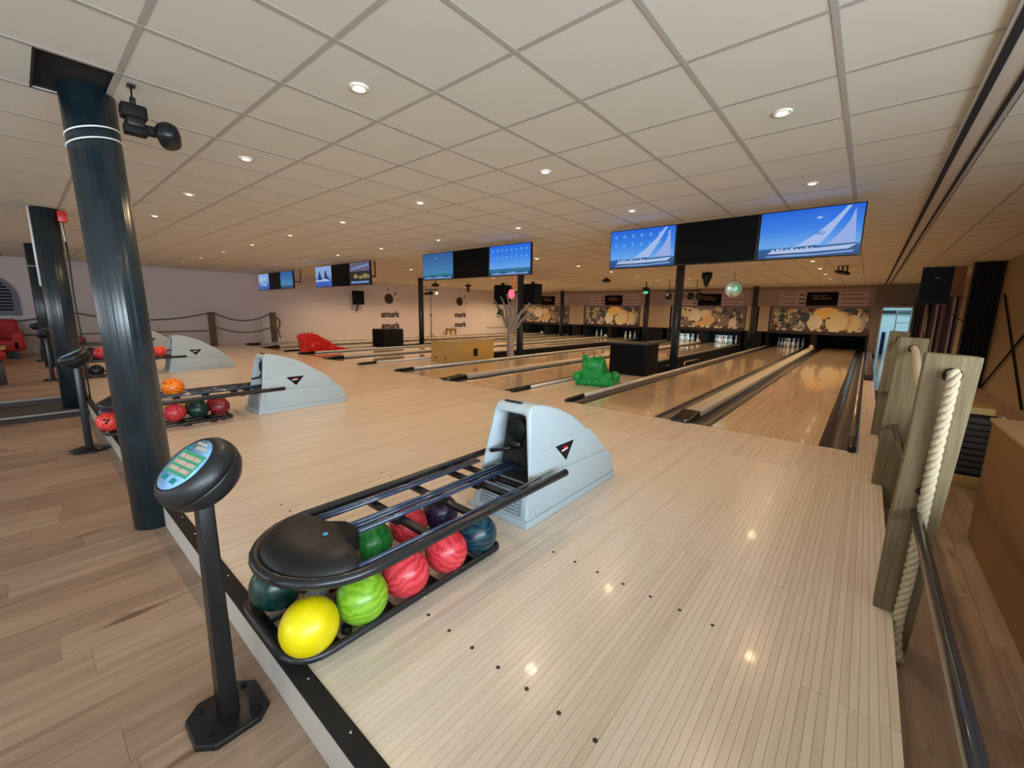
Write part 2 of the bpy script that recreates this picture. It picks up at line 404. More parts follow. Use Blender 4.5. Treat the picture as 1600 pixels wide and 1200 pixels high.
# covers between the lanes of a pair
for p, c in enumerate(PC):
    w = ['between the two nearest lanes', 'between the third and fourth lanes from the right', 'between the fifth and sixth lanes from the right', 'between the two farthest lanes'][p]
    t = thing('return_track_cover', 'long low aluminium ball-track cover %s' % w, 'track cover', (c, YF, 0))
    def cov(z, w_=.115, y0=.0, y1=1.0):
        mb = MB(); poly = [(-w_, .0), (-w_*.97, z*.7), (-w_*.86, z*.93), (-w_*.4, z), (w_*.4, z), (w_*.86, z*.93), (w_*.97, z*.7), (w_, 0)]
        mb.prism(poly, lambda a, b: (a, y0, b), lambda a, b: (a, y1, b)); return mb
    part('bed', MB().box(-.116, .116, -.02, YM-YF-.2, -.1, -.004), BLK, t)
    part('cover', cov(.07, .112, .42, YM-YF-.4), M_ALU, t, label='brushed aluminium cover')
    e = MB(); e.prism([(-.116, -.04), (.116, -.04), (.118, .44), (-.118, .44)], lambda a, b: (a, b, 0), lambda a, b: (a*.92, b*(.96) + .0, .035 if b < .1 else .082))
    part('end_cap', e, BLK, t, bevel=.012)
    part('knob', MB().cyl((-.09, -.01, .03), (-.09, -.07, .03), .014), BLK, t)
    part('knob', MB().cyl((.07, .0, .03), (.07, -.05, .03), .014), M_GREYD, t)
    part('far_end', MB().sphere((0, YM-YF-.5, .1), .09, 12), M_ALU, t)
# outer rails of each pair
for p, c in enumerate(PC):
    for s in (1, -1):
        xo = c+s*1.69
        lab = 'low bumper rail along the %s edge of the %s lane pair' % ('right' if s > 0 else 'left', ['nearest', 'second nearest', 'third nearest', 'farthest'][p])
        t = thing('bumper_rail', lab, 'lane rail', (xo, YF, 0))
        mr = M_RAIL if (p == 0 and s > 0) else M_ALU
        part('base', MB().box(-.032, .043, 0, YM-YF-.1, -.1, -.002) if s > 0 else MB().box(-.043, .032, 0, YM-YF-.1, -.1, -.002), BLK, t)
        part('rail', MB().tube([(0, .42, .025), (0, YM-YF-.1, .025)], .032, 12).box(-.03, .03, .42, YM-YF-.1, 0, .02), mr, t)
        part('end_cap', MB().tube([(0, -.05, .018), (0, .0, .022), (0, .44, .03)], [.028, .034, .036], 14), BLK, t)
# aisles between pairs: boards near, dark trench beyond
gaps = [(PC[i]-1.735, PC[i+1]+1.735) for i in range(3)]
gend = [9.35, 8.9, 9.3]
for i, (xr, xl) in enumerate(gaps):
    g = structure('floor', MB().box(xl, xr, YF, gend[i], -.1, 0), M_APPF)
    tr = structure('trim_%d' % (3+i), MB().box(xl, xr, gend[i], YM, -.4, -.3), PIT)
    part('trench_side', MB().box(xl-.004, xl+.02, gend[i], YM, -.3, -.005), PIT, tr)
    part('trench_side', MB().box(xr-.02, xr+.004, gend[i], YM, -.3, -.005), PIT, tr)
structure('floor', MB().box(-17.7, PC[3]-1.735, YF, YM, -.1, 0), M_APPF)
structure('trim_6', MB().box(-17.7, -17.5, YS, YF, ZL, 0), M_APPF)
# carrying handle on the dark trench
h = MB().tube([(-3.45, 10.9, 0), (-3.45, 10.9, .14), (-3.45, 12.1, .14), (-3.45, 12.1, 0)], .02, 8)
single('grab_handle', h, M_CHROME, 'small pale metal handle standing above the dark trench beside the second lane', 'handle')

# ------------------------------------------------------------------ CEILING
ce = structure('ceiling', MB().box(-17.7, .33, -5, YM+2, ZC+.03, ZC+.08).box(.47, 3.0, -5, YM+2, ZC+.03, ZC+.08), M_DARKW)
X0 = -.26; Y0 = 2.315
cells = []
tme = MB().box(-.286, .286, -.286, .286, 0, .02).mesh('tile', M_TILE)
for i in range(-29, 6):
    for j in range(-12, 35):
        xa = X0+.6*i; ya = Y0+.6*j
        if xa < -17.8 or ya < -5.1 or ya+.6 > 23.2: continue
        cells.append((i, j, xa, ya))
lit_rows = [(1.41, [-2.36, -4.17, -5.96, -7.76, -9.56, -11.36, -13.16, -14.96, -17.1]),
            (3.21, [-.56, -2.36, -4.16, -5.96, -7.76, -9.56, -11.36, -13.16, -14.96, -16.9]),
            (5.01, [-.56, -2.36, -4.16, -6.0, -7.8, -9.6, -11.4, -13.2, -15.0, -16.8])]
def near_key(c): return (c[2]+.3)**2+(c[3]+.3)**2
def infront(c):
    v = Vector((c[2]+.3, c[3]+.3, ZC-HC)); d = v.dot(fw)
    if d <= .3: return False
    xx = v.dot(rt)/d*647.9; yy = v.dot(up)/d*647.9
    return abs(xx) < 900 and abs(yy) < 700
vis = sorted([c for c in cells if infront(c) and not (c[0] == 1-1 and False)], key=near_key)[:285]
vs_ = set((c[0], c[1]) for c in vis)
fart = MB()
HOLE = (-6, -4)
for c in cells:
    i, j, xa, ya = c
    cx, cy = xa+.3, ya+.3
    if i == 1: continue   # cell cut by the partition track
    if i == 0: pass
    if (i, j) == HOLE:
        part('tile', MB().box(xa+.014, xa+.586, ya+.014, ya+.29, ZC-.0, ZC+.02), M_TILE, ce)
        continue
    if (i, j) in vs_: link('tile', tme, ce, (cx, cy, ZC))
    elif xa+.6 < .36 or xa > .5: fart.box(xa+.014, xa+.586, ya+.014, ya+.586, ZC, ZC+.02)
# the cut tiles right of the partition track
for j in range(-12, 35):
    ya = Y0+.6*j
    if -5.1 < ya < 22.6: fart.box(.50, .926, ya+.014, ya+.586, ZC, ZC+.02)
part('tile', fart, M_TILE, ce, stuff=True)
bars = MB()
for i in range(-29, 6):
    x = X0+.6*i
    if .3 < x < .5: continue
    bars.box(x-.013, x+.013, -5, YM+1.4, ZC-.003, ZC+.006)
for j in range(-12, 36):
    y = Y0+.6*j
    bars.box(-17.7, .33, y-.013, y+.013, ZC-.002, ZC+.005); bars.box(.47, 3.0, y-.013, y+.013, ZC-.002, ZC+.005)
part('ceiling_bar', bars, M_TBAR, ce, stuff=True)
part('hole_dark', MB().box(-3.86, -3.27, .2, .52, ZC+.024, ZC+.029), PIT, ce)  # black plate paints the unlit depth of the hole around the column
part('ceiling_bar', MB().box(-3.86, -3.85, .21, .52, ZC-.004, ZC+.3).box(-3.86, -3.27, .205, .215, ZC-.004, ZC+.3), PIT, ce)  # sides of the hole, coloured black to darken it like the plate
# sliding-partition track
tk = structure('trim_7', MB().box(.300, .325, -5, YM, ZC-.02, ZC+.02).box(.455, .485, -5, YM, ZC-.02, ZC+.02), M_TBAR)
part('track_slot', MB().box(.315, .352, -5, YM, ZC-.022, ZC+.05).box(.436, .460, -5, YM, ZC-.022, ZC+.05), PIT, tk)
part('track_panel', MB().box(.345, .440, -5, YM, ZC-.015, ZC+.05), mat('track_panel', (.50, .45, .40), .5), tk)

# recessed downlights
lamp_proto = None
def downlight(x, y, label, group, big=False):
    global lamp_proto
    if lamp_proto is None:
        t = thing('downlight', label, 'ceiling light')
        part('ring', MB().lathe([(.034, -.004), (.038, -.012), (.052, -.009), (.056, 0), (.034, 0)], 24), M_LRING, t)
        part('lamp', MB().lathe([(.033, -.002), (.025, -.007), (1e-5, -.008)], 20), M_LAMP, t)
        lamp_proto = t; t.location = (x, y, ZC)
    else: t = copy_tree(lamp_proto, None, (x, y, ZC))
    if big: t.scale = (1.5, 1.5, 1)
    tag(t, label, 'ceiling light', group)
    return t
sp_l = bpy.data.lights.new('downlight_beam', 'SPOT'); sp_l.energy = LIGHT_W*4; sp_l.color = (1, .75, .50); sp_l.spot_size = 2.5; sp_l.spot_blend = .8; sp_l.shadow_soft_size = .05
sp_m = sp_l.copy(); sp_m.energy = LIGHT_W*5; sp_m.color = (1, .68, .38)
sp_f = bpy.data.lights.new('downlight_beam_lanes', 'SPOT'); sp_f.energy = LIGHT_W*20; sp_f.color = (1, .67, .38); sp_f.spot_size = 2.5; sp_f.spot_blend = .8; sp_f.shadow_soft_size = .07
sp_w = bpy.data.lights.new('downlight_beam_wall', 'SPOT'); sp_w.energy = LIGHT_W*28; sp_w.color = (1, .70, .40); sp_w.spot_size = 2.7; sp_w.spot_blend = .8; sp_w.shadow_soft_size = .07
def beam(x, y, l):
    o = bpy.data.objects.new('downlight_beam', l); COL.objects.link(o); o.location = (x, y, ZC-.03)
rowname = ['front row above the machines', 'middle row over the approach', 'back row just before the screens']
nth = ['rightmost', 'second from right', 'third from right', 'fourth from right', 'fifth from right', 'sixth from right', 'seventh from right', 'eighth from right', 'ninth from right', 'leftmost']
for r, (y, xs_) in enumerate(lit_rows):
    for i, x in enumerate(xs_):
        downlight(x, y, 'small round recessed downlight, %s in the %s' % (nth[i] if i < len(xs_)-1 else 'leftmost', rowname[r]), 'downlights over the approach')
        if x > -15: beam(x, y, sp_l if x > -3 and y < 4 else sp_m)
PCL = [-1.12, -6.1, -10.95, -15.95]
pn = ['nearest', 'second', 'third', 'farthest']
yy = [8.05, 9.9, 11.8, 13.7, 15.5, 17.5, 19.4]
yn = ['first behind the screens', 'second behind the screens', 'third behind the screens', 'fourth behind the screens', 'fifth behind the screens', 'sixth behind the screens', 'closest to the pin wall']
for p, x in enumerate(PCL):
    for i, y in enumerate(yy):
        downlight(x, y, 'warm round downlight above the %s lane pair, %s' % (pn[p], yn[i]), 'downlights over the lanes', True)
        beam(x, y, sp_f if i < 5 else sp_w)
for i, y in enumerate((9.9, 15.5)):
    downlight(-4.99+.0*i, y, 'warm round downlight above the aisle by the tree, %s' % ('near one' if i == 0 else 'far one'), 'downlights over the lanes', True)

# ------------------------------------------------------------------ WALLS
wl = structure('wall_left', MB().box(-17.9, -17.7, -5.2, 24, -.4, ZC+.1), M_WALL)
structure('wall_back', MB().box(-17.9, -7.2, -5.2, -5, -.4, ZC+.1).box(-.4, 3.2, -5.2, -5, -.4, ZC+.1).box(-7.2, -.4, -5.2, -5, -.4, .3).box(-7.2, -.4, -5.2, -5, 2.3, ZC+.1), M_WALL)
wr = structure('wall_right', MB().box(2.11, 2.3, 3.2, 22, -.4, ZC+.1).box(3.0, 3.2, 1.9, 3.2, -.4, ZC+.1).box(2.11, 3.2, 3.1, 3.2, -.4, ZC+.1).box(3.0, 3.2, -5.2, -4.8, -.4, ZC+.1).box(3.0, 3.2, -4.8, 1.9, -.4, .25).box(3.0, 3.2, -4.8, 1.9, 2.3, ZC+.1), M_WALLR)
GL = mat('window_glass', (.9, .95, 1), .05)
GL.node_tree.nodes['Principled BSDF'].inputs['Transmission Weight'].default_value = 1
def window(name, x0, x1, y0, y1, z0, z1, n, axis):
    fr = MB(); t = .03
    if axis == 'x':
        fr.box(x0, x1, y0, y1, z0, z0+.05).box(x0, x1, y0, y1, z1-.05, z1)
        for i in range(n+1): xx = x0+(x1-x0)*i/n; fr.box(xx-t, xx+t, y0, y1, z0, z1)
    else:
        fr.box(x0, x1, y0, y1, z0, z0+.05).box(x0, x1, y0, y1, z1-.05, z1)
        for i in range(n+1): yy_ = y0+(y1-y0)*i/n; fr.box(x0, x1, yy_-t, yy_+t, z0, z1)
    return structure(name, fr, M_WHITE)
window('window_1', -7.2, -.4, -5.06, -5.0, .3, 2.3, 6, 'x')
window('window_2', 3.0, 3.06, -4.8, 1.9, .25, 2.3, 5, 'y')

# pin-end wall
structure('wall_front', MB().box(-17.9, .12, YM+1.2, YM+1.3, -.4, ZC+.1), PIT)
wf = structure('wall_front', MB().box(-17.7, .35, YM+.06, YM+.1, 1.76, ZC), MATS['dark_wall'])
wt = structure('trim_8', MB().box(-17.7, .10, YM-.015, YM+.04, .60, .64), PIT)
M_BAND = mat('mauve_band', (.36, .28, .27), .8, noise=.05, nscale=2)
part('upper_band', MB().box(-17.7, .35, YM, YM+.06, 1.76, ZC), M_BAND, wf)
part('cornice', MB().box(-17.7, .35, YM-.03, YM+.0, 2.46, ZC), mat('cornice', (.28, .18, .10), .7), wf)
part('kickboard', MB().box(-17.7, .10, YM-.02, YM-.015, .60, .66), mat('dark_purple', (.035, .02, .022), .5), wt)
# dividing panels between lanes pits
dv = MB()
for c in PC:
    for dx in (-1.78, 0, 1.78): dv.box(c+dx-.11, c+dx+.11, YM-.05, YM+1.15, -.1, .62)
dv.box(-17.7, -17.2, YM-.05, YM+.1, -.1, .62)
for xr, xl in gaps: dv.box(xl, xr, YM-.05, YM+.1, -.1, .62)
part('pit_divider', dv, PIT, wt)
# masks with the printed bowling collage
def disc(mb, x, y, z, rx, rz, rot=0, n=22, th=.003):
    pts = []
    for i in range(n):
        a = 2*PI*i/n; u = rx*math.cos(a); v = rz*math.sin(a)
        pts.append((x+u*math.cos(rot)-v*math.sin(rot), z+u*math.sin(rot)+v*math.cos(rot)))
    pts = pts[::-1]
    mb.add([(a, y, b) for a, b in pts]+[(a, y+th, b) for a, b in pts], [tuple(range(n))[::-1]]+[(i, (i+1) % n, n+(i+1) % n, n+i) for i in range(n)])
PINP = [(.0, 0), (.25, 0), (.32, .12), (.42, .3), (.44, .42), (.36, .62), (.22, .78), (.17, .88), (.2, 1.0), (.26, 1.1), (.27, 1.22), (.2, 1.34), (0, 1.4)]
def flatpin(mb, x, y, z, s, rot=0, th=.003):
    pts = [(-a, b) for a, b in PINP[1:-1]][::-1]; pts = PINP[1:]+pts
    pts = [((a*math.cos(rot)-(b-.7)*math.sin(rot))*s*.5+x, (a*math.sin(rot)+(b-.7)*math.cos(rot))*s*.5+z) for a, b in pts][::-1]
    n = len(pts); mb.add([(a, y, b) for a, b in pts]+[(a, y+th, b) for a, b in pts], [tuple(range(n))[::-1]]+[(i, (i+1) % n, n+(i+1) % n, n+i) for i in range(n)])
PM = [mat('print_cream', (.70, .58, .34), .6), mat('print_ivory', (.72, .65, .48), .6), mat('print_tan', (.62, .40, .20), .6), mat('print_amber', (.85, .55, .16), .6),
      mat('print_brown', (.10, .045, .03), .6), mat('print_slate', (.05, .07, .09), .6), mat('print_mauve', (.22, .165, .155), .6), mat('print_teal', (.03, .09, .08), .6), mat('print_grey', (.42, .40, .35), .6)]
which = ['nearest', 'second', 'third', 'farthest']
mx_ = [(-3.32, .10), (-7.68, -4.32), (-12.75, -9.37), (-17.25, -13.85)]
for p, (a, b) in enumerate(mx_):
    t = thing('masking_panel', 'printed panel of overlapping bowling balls and pins above the %s lane pair' % which[p], 'wall panel', ((a+b)/2, YM, .68), group='printed masks above the pins')
    w = (b-a)/2; H = 1.06
    part('panel', MB().box(-w, w, -.01, .03, 0, H), PM[6], t)
    rnd = random.Random(3+p % 2)
    lay = {k: MB() for k in range(9)}
    yl = -.011
    # far background clutter of pins and balls
    for q in range(170):
        kk = rnd.choice((4, 5, 1, 8, 7, 4, 6, 2, 8, 0)); x = rnd.uniform(-w+.12, w-.12); z = rnd.uniform(.12, H-.12)
        yl -= .0001
        if rnd.random() < .5: disc(lay[kk], x, yl, z, rnd.uniform(.04, .12), rnd.uniform(.04, .12), 0, 12)
        else: flatpin(lay[kk], x, yl, z, rnd.uniform(.16, .3), rnd.uniform(-1, 1))
    if p % 2 == 0:
        disc(lay[3], .25, yl-.004, .80, .42, .24); disc(lay[1], -.1, yl-.005, .42, .26, .30)
        disc(lay[4], -.25, yl-.0055, .93, .12, .08); disc(lay[5], -.45, yl-.0055, .62, .17, .22); disc(lay[4], -.6, yl-.006, .78, .09, .08)
        disc(lay[2], .72, yl-.0065, .45, .40, .43); disc(lay[0], .63, yl-.007, .44, .36, .40); disc(lay[0], 1.18, yl-.006, .42, .24, .33)
        disc(lay[5], 1.0, yl-.0052, .93, .22, .09); disc(lay[4], .35, yl-.0074, .60, .07, .04)
        disc(lay[8], 1.45, yl-.0053, .45, .1, .35)
    else:
        disc(lay[0], -.95, yl-.004, .80, .45, .25); disc(lay[1], -.55, yl-.0045, .62, .32, .34); disc(lay[4], -1.0, yl-.006, .92, .06, .05); disc(lay[4], -.78, yl-.006, .88, .07, .05)
        disc(lay[2], .12, yl-.006, .42, .30, .23, .2); disc(lay[2], -.3, yl-.0065, .20, .28, .15); disc(lay[0], -.05, yl-.005, .72, .26, .2)
        disc(lay[6], .85, yl-.005, .42, .18, .27); disc(lay[5], .80, yl-.0055, .86, .12, .16); disc(lay[1], 1.2, yl-.005, .3, .16, .24); disc(lay[4], -.6, yl-.007, .33, .14, .05)
    for q in range(16):
        x = -w+.15+q*(2*w-.3)/15; yl2 = yl-.009-.0003*q
        disc(lay[1 if q % 3 else 4], x, yl2, .085+.03*rnd.random(), rnd.uniform(.08, .13), rnd.uniform(.03, .06), rnd.uniform(-.3, .3))
        if q % 2: disc(lay[4], x+.07, yl2-.0002, .075, .05, .05)
    for kk, mb in lay.items():
        if mb.v: part('print', mb, PM[kk], t, stuff=True)
    part('lower_border', MB().box(-w, w, -.04, -.022, -.02, .05), MATS['dark_purple'], t)
# plain boards between masks
M_BOARD = mat('plain_board', (.58, .44, .29), .6)
for i, (a, b, s) in enumerate(((-3.78, -3.36, 'right of the nearest pin-end pillar'), (-4.28, -3.86, 'left of the nearest pin-end pillar'), (-8.9, -7.75, 'left of the second nearest collage panel'), (-9.33, -9.15, 'narrow, right of the third collage panel'), (-13.8, -12.8, 'by the pin-end pillar farthest left'))):
    single('blank_panel', MB().box(a, b, YM-.02, YM+.02, .64, 1.76), M_BOARD, 'plain tan board on the pin wall, %s' % s, 'wall panel', 'plain boards on the pin wall', bevel=.004)
# black signs with pinkish lists beside them
for p, c in enumerate([-1.56, -5.92, -10.92, -15.4]):
    t = thing('wall_sign', 'small black sign with scrawled lettering above the %s collage panel' % which[p], 'sign', (c, YM-.02, 2.06), group='black signs on the pin wall')
    part('board', MB().box(-.52, .52, -.03, 0, -.27, .27), mat('sign_black', (.006, .004, .004), .7, spec=.1), t)
    w_ = MB(); w_.tube([(-.3+.05*i, -.034, .05*math.sin(i*1.9)+.02) for i in range(13)], .012, 6).tube([(-.33+.07*i, -.034, .13+.03*math.sin(i*2.3)) for i in range(8)], .009, 6)
    part('lettering', w_, mat('sign_orange', (.62, .34, .14), .5), t)
    for s in (-1, 1):
        pb = thing('list_board', 'mauve board with three printed lines %s of the black sign, %s lanes' % ('left' if s < 0 else 'right', which[p]), 'sign', (c+s*1.02, YM-.015, 2.06), group='printed lists on the pin wall')
        part('board', MB().box(-.46, .46, -.01, 0, -.28, .28), mat('list_mauve', (.46, .36, .36), .7), pb)
        l1 = MB(); l2 = MB()
        for r in (-1, 0, 1):
            l1.box(-.40*1, .40-(.1 if r else 0), -.014, -.01, r*.17-.018, r*.17+.018) if s > 0 else l1.box(-.40+(.1 if r else 0), .12, -.014, -.01, r*.17-.016, r*.17+.016)
            if s < 0: l2.box(.24, .43, -.014, -.01, r*.17-.03, r*.17+.03)
        part('print', l1, mat('list_red', (.20, .07, .06), .7), pb, stuff=True)
        if s < 0: part('print', l2, mat('list_black', (.06, .04, .04), .7), pb, stuff=True)

# pilaster and doorway on the right of the pin wall
wd = structure('wall_front', MB().box(.10, .36, YM-.4, YM+.3, ZL, ZC).box(.36, 1.24, YM-.4, YM+.3, 1.75, ZC).box(1.24, 2.3, YM-.4, YM+.3, ZL, ZC), mat('pilaster_mauve', (.17, .14, .13), .8))
dr = structure('door_1', MB().box(.34, .38, YM-.44, YM+.3, ZL, 1.78).box(1.2, 1.26, YM-.44, YM+.3, ZL, 1.78).box(.34, 1.26, YM-.44, YM+.3, 1.72, 1.79), mat('door_frame', (.3, .28, .27), .5))
rm = structure('wall_front', MB().box(.14, 2.4, 26.4, 26.5, ZL, ZC).box(.14, .24, YM+.3, 26.5, ZL, ZC).box(2.4, 2.5, YM+.3, 26.5, ZL, ZC).box(.14, 2.5, YM+.3, 26.5, ZC, ZC+.1), mat('cool_white_wall', (.6, .75, .78), .6))
structure('floor', MB().box(.14, 2.5, 23.4, 26.5, ZL-.1, ZL), M_CORR)
single('blue_locker', MB().box(.5, .62, 23.2, 23.7, ZL, .75), mat('locker_blue', (.02, .04, .12), .4), 'narrow dark blue locker just inside the far lit doorway', 'locker', bevel=.01)
t = thing('wire_shelf', 'grey open shelving unit inside the far lit doorway', 'shelf', (1.25, 24.4, ZL))
for z in (.3, .8, 1.3, 1.75): part('shelf', MB().box(-.35, .35, -.2, .2, z, z+.03), M_GREYD, t)
for sx in (-.34, .34):
    for sy in (-.18, .18): part('leg', MB().box(sx-.015, sx+.015, sy-.015, sy+.015, 0, 1.9), M_GREYD, t)
single('dark_duct', MB().box(.26, 1.6, 26.2, 26.39, 1.55, 1.68), BLK, 'dark bar high on the far room wall seen through the doorway', 'duct', bevel=.01)
# low dark box by the start of the corridor
single('kick_box', MB().box(.09, .24, 12.0, 21.1, ZL+.001, .10), MATS['dark_purple'], 'long dark low ledge between the nearest lane and the corridor', 'ledge', bevel=.01)

# pins
pp = [(.0285, 0), (.036, .02), (.05, .06), (.0605, .115), (.058, .15), (.045, .195), (.03, .235), (.0235, .26), (.024, .285), (.03, .315), (.0325, .34), (.028, .365), (.016, .379), (1e-5, .381)]
pin_t = None
PNM = ['head pin in front', 'left of the second row', 'right of the second row', 'left of the third row', 'middle of the third row', 'right of the third row', 'back row far left', 'back row centre left', 'back row centre right', 'back row far right']
SHORT = ['rightmost', 'second', 'third', 'fourth', 'fifth', 'sixth', 'seventh', 'leftmost']
triang = [(0, 0), (-.152, .264), (.152, .264), (-.305, .528), (0, .528), (.305, .528), (-.457, .79), (-.152, .79), (.152, .79), (.457, .79)]
lay_p = {1: range(10), 2: range(10), 3: range(10), 4: (0, 2, 5), 5: (3, 4, 7, 9), 6: (6, 9), 7: (8, 9)}
M_PIN = mat('pin_white', (.72, .76, .80), .25, coat=.3)
for li, ids in lay_p.items():
    for q in ids:
        dx, dy = triang[q]
        lab = 'white bowling pin, %s, at the end of the %s lane' % (PNM[q], SHORT[li])
        if pin_t is None:
            pin_t = thing('bowling_pin', lab, 'bowling pin')
            part('body', MB().lathe(pp, 14), M_PIN, pin_t)
            part('stripe', MB().lathe([(.0255, .245), (.0247, .25), (.0245, .256), (.0255, .26)], 14).lathe([(.0245, .268), (.0255, .275), (.0265, .28)], 14), M_RED, pin_t)
            o = pin_t
        else: o = copy_tree(pin_t)
        o.location = (lane_x[li]+dx, YM+.13+dy, 0)
        tag(o, lab, 'bowling pin', 'pins on the lane %s' % ORD[li])
# lights of the pin decks
for li in (2, 3):
    l = area('pin_deck_light', (lane_x[li], YM+.12, .58), (.5, 0, 0), .9, .05, 5, (.7, .95, 1))
for li in (1, 4, 5, 6, 7):
    l = area('pin_deck_light', (lane_x[li], YM+.12, .58), (.5, 0, 0), .9, .05, .5 if li == 1 else 1.6, (.7, .95, 1))

# ------------------------------------------------------------------ STEEL PILLARS
def big_pillar(x, y, label, rr=.131):
    t = thing('steel_column', label, 'column', (x, y, ZL))
    part('shaft', MB().lathe([(rr, .0), (rr, ZC-ZL+.12)], 40), M_PIL, t)
    return t
c1 = big_pillar(-3.69, .472, 'thick glossy dark blue steel column nearest the camera, with white cable ties', .125)
c1.rotation_euler = (.016, -.010, 0)
for z, r in ((2.47, .127), (2.53, .127)):
    part('cable_tie', MB().tube([(r*math.cos(a*PI/16), r*math.sin(a*PI/16), z+.035*math.cos(a*PI/16-1)) for a in range(32)], .0045, 6, closed=True), M_WHITE, c1)
c2 = big_pillar(-8.42, .39, 'second thick dark blue column, with a white conduit down its side')
part('conduit', MB().tube([(.05, -.14, 2.75), (.05, -.14, 1.75)], .012, 8), M_WHITE, c2)
part('junction_box', MB().box(-.02, .10, .11, .20, 2.60, 2.73), M_RED, c2, bevel=.006, label='small red box')
part('cable', MB().tube([(.03, .15, 2.6), (.035, .16, 2.2), (.03, .15, 1.6), (.035, .16, 1.1), (.03, .15, .5), (.03, .15, .18)], .009, 6), BLK, c2)
part('cable', MB().tube([(.05, .14, 2.6), (.07, .15, 2.35)], .008, 6), M_WHITE, c2)
c3 = big_pillar(-13.5, .39, 'third thick dark column, farthest of the row on the left')
part('cable_tie', MB().tube([(.134*math.cos(a*PI/16), .134*math.sin(a*PI/16), 2.3) for a in range(32)], .006, 6, closed=True), M_WHITE, c3)
thin = [(-3.75, 10.95, .10, 'thin black column standing in the dark trench left of the nearest lane pair', gend[0]), (-8.12, 9.95, .10, 'thin black column behind the white tree', 0), (-13.5, 10.35, .10, 'thin black column in the aisle left of the plywood box', 0),
        (-3.82, 20.7, .11, 'thin black column at the pin wall beside the nearest collage', 0), (-8.62, 20.7, .11, 'thin black column at the pin wall, second from the right', 0), (-13.75, 20.7, .11, 'thin black column at the pin wall, third from the right', 0)]
for x, y, r, lab, g in thin:
    t = thing('thin_column', lab, 'column', (x, y, -.3))
    part('shaft', MB().lathe([(r, 0), (r, ZC+.3)], 20), M_PILD, t)
    part('base_plate', MB().box(-.15, .15, -.15, .15, .0, .315), BLK, t)

# moving-head spotlight hanging by the first column
t = thing('moving_head_light', 'black moving-head spotlight hanging beside the nearest column', 'stage light', (-3.36, .575, 2.365)); t.scale = (.6, .6, .6)
part('hook', MB().tube([(0, 0, .34), (0, 0, .24), (-.01, 0, .21)], .008, 8).box(-.02, .05, -.03, .03, .33, .345), BLK, t)
part('clamp', MB().box(-.03, .03, -.02, .02, .15, .24), BLK, t, bevel=.004)
part('base', MB().box(-.08, .08, -.10, .09, .05, .17), BLKM, t, bevel=.02)
part('base_fin', MB().box(-.085, .085, -.07, .06, -.03, .05), BLK, t, bevel=.012)
part('yoke', MB().box(-.06, .06, -.09, .08, -.09, -.0).box(-.05, .05, .04, .16, -.06, .02), BLKM, t, bevel=.015)
hd = MB().lathe([(1e-4, -.10), (.05, -.10), (.075, -.075), (.08, 0), (.075, .06), (.05, .085), (1e-4, .09)], 20, Matrix.Translation((.06, .235, -.035)) @ Matrix.Scale(1.25, 4) @ Matrix.Rotation(1.2, 4, 'Y') @ Matrix.Rotation(.3, 4, 'X'))
part('head', hd, BLK, t)

# ------------------------------------------------------------------ BALLS
R_B = .1085
M_HOLE = mat('ball_hole', (.004, .004, .004), .8)
hole_me = MB().lathe([(.0125, -.004), (.0125, .0006), (1e-4, .0006)], 14).mesh('finger_hole', M_HOLE)
ball_me = {}
BC = {'yellow': ((.66, .54, .0), (.74, .62, .003)), 'lime': ((.15, .36, .012), (.27, .50, .04)), 'pink': ((.52, .025, .04), (.72, .07, .09)), 'red': ((.45, .01, .015), (.80, .05, .04)),
      'teal': ((.003, .018, .035), (.012, .07, .10)), 'green': ((.004, .028, .022), (.008, .05, .038)), 'purple': ((.015, .01, .035), (.045, .02, .07)), 'orange': ((.75, .10, .005), (.95, .35, .02)),
      'bright_green': ((.01, .16, .03), (.02, .25, .04)), 'grey': ((.06, .04, .05), (.18, .12, .14)), 'maroon': ((.14, .008, .015), (.42, .04, .06)), 'coral': ((.75, .03, .03), (.95, .12, .08)), 'navy': ((.005, .01, .03), (.02, .03, .08)), 'black': ((.01, .01, .012), (.03, .03, .035))}
def ball(x, y, z, c, label, group=None, holes=None, rot=None):
    if c not in ball_me:
        ball_me[c] = MB().sphere((0, 0, 0), R_B, 32).mesh('ball', swirl('ball_'+c, *BC[c], rough=.34 if c == 'yellow' else .3, scale=9 if c != 'yellow' else 2))
    o = link('bowling_ball', ball_me[c], None, (x, y, z), rot or (random.uniform(0, 6), random.uniform(0, 3), random.uniform(0, 6)))
    tag(o, label, 'bowling ball', group)
    if holes:
        d = Vector(holes).normalized(); a = d.orthogonal().normalized(); b = d.cross(a); inv = o.rotation_euler.to_matrix().inverted()
        for (p, q) in ((0, .0), (.24, .02), (.12, .3)):
            v = (d+a*p+b*q).normalized(); v = inv @ v
            h = link('finger_hole', hole_me, o, v*(R_B-.0002)); h.rotation_euler = v.to_track_quat('Z', 'Y').to_euler()
    return o

def bevmb_dummy(): pass
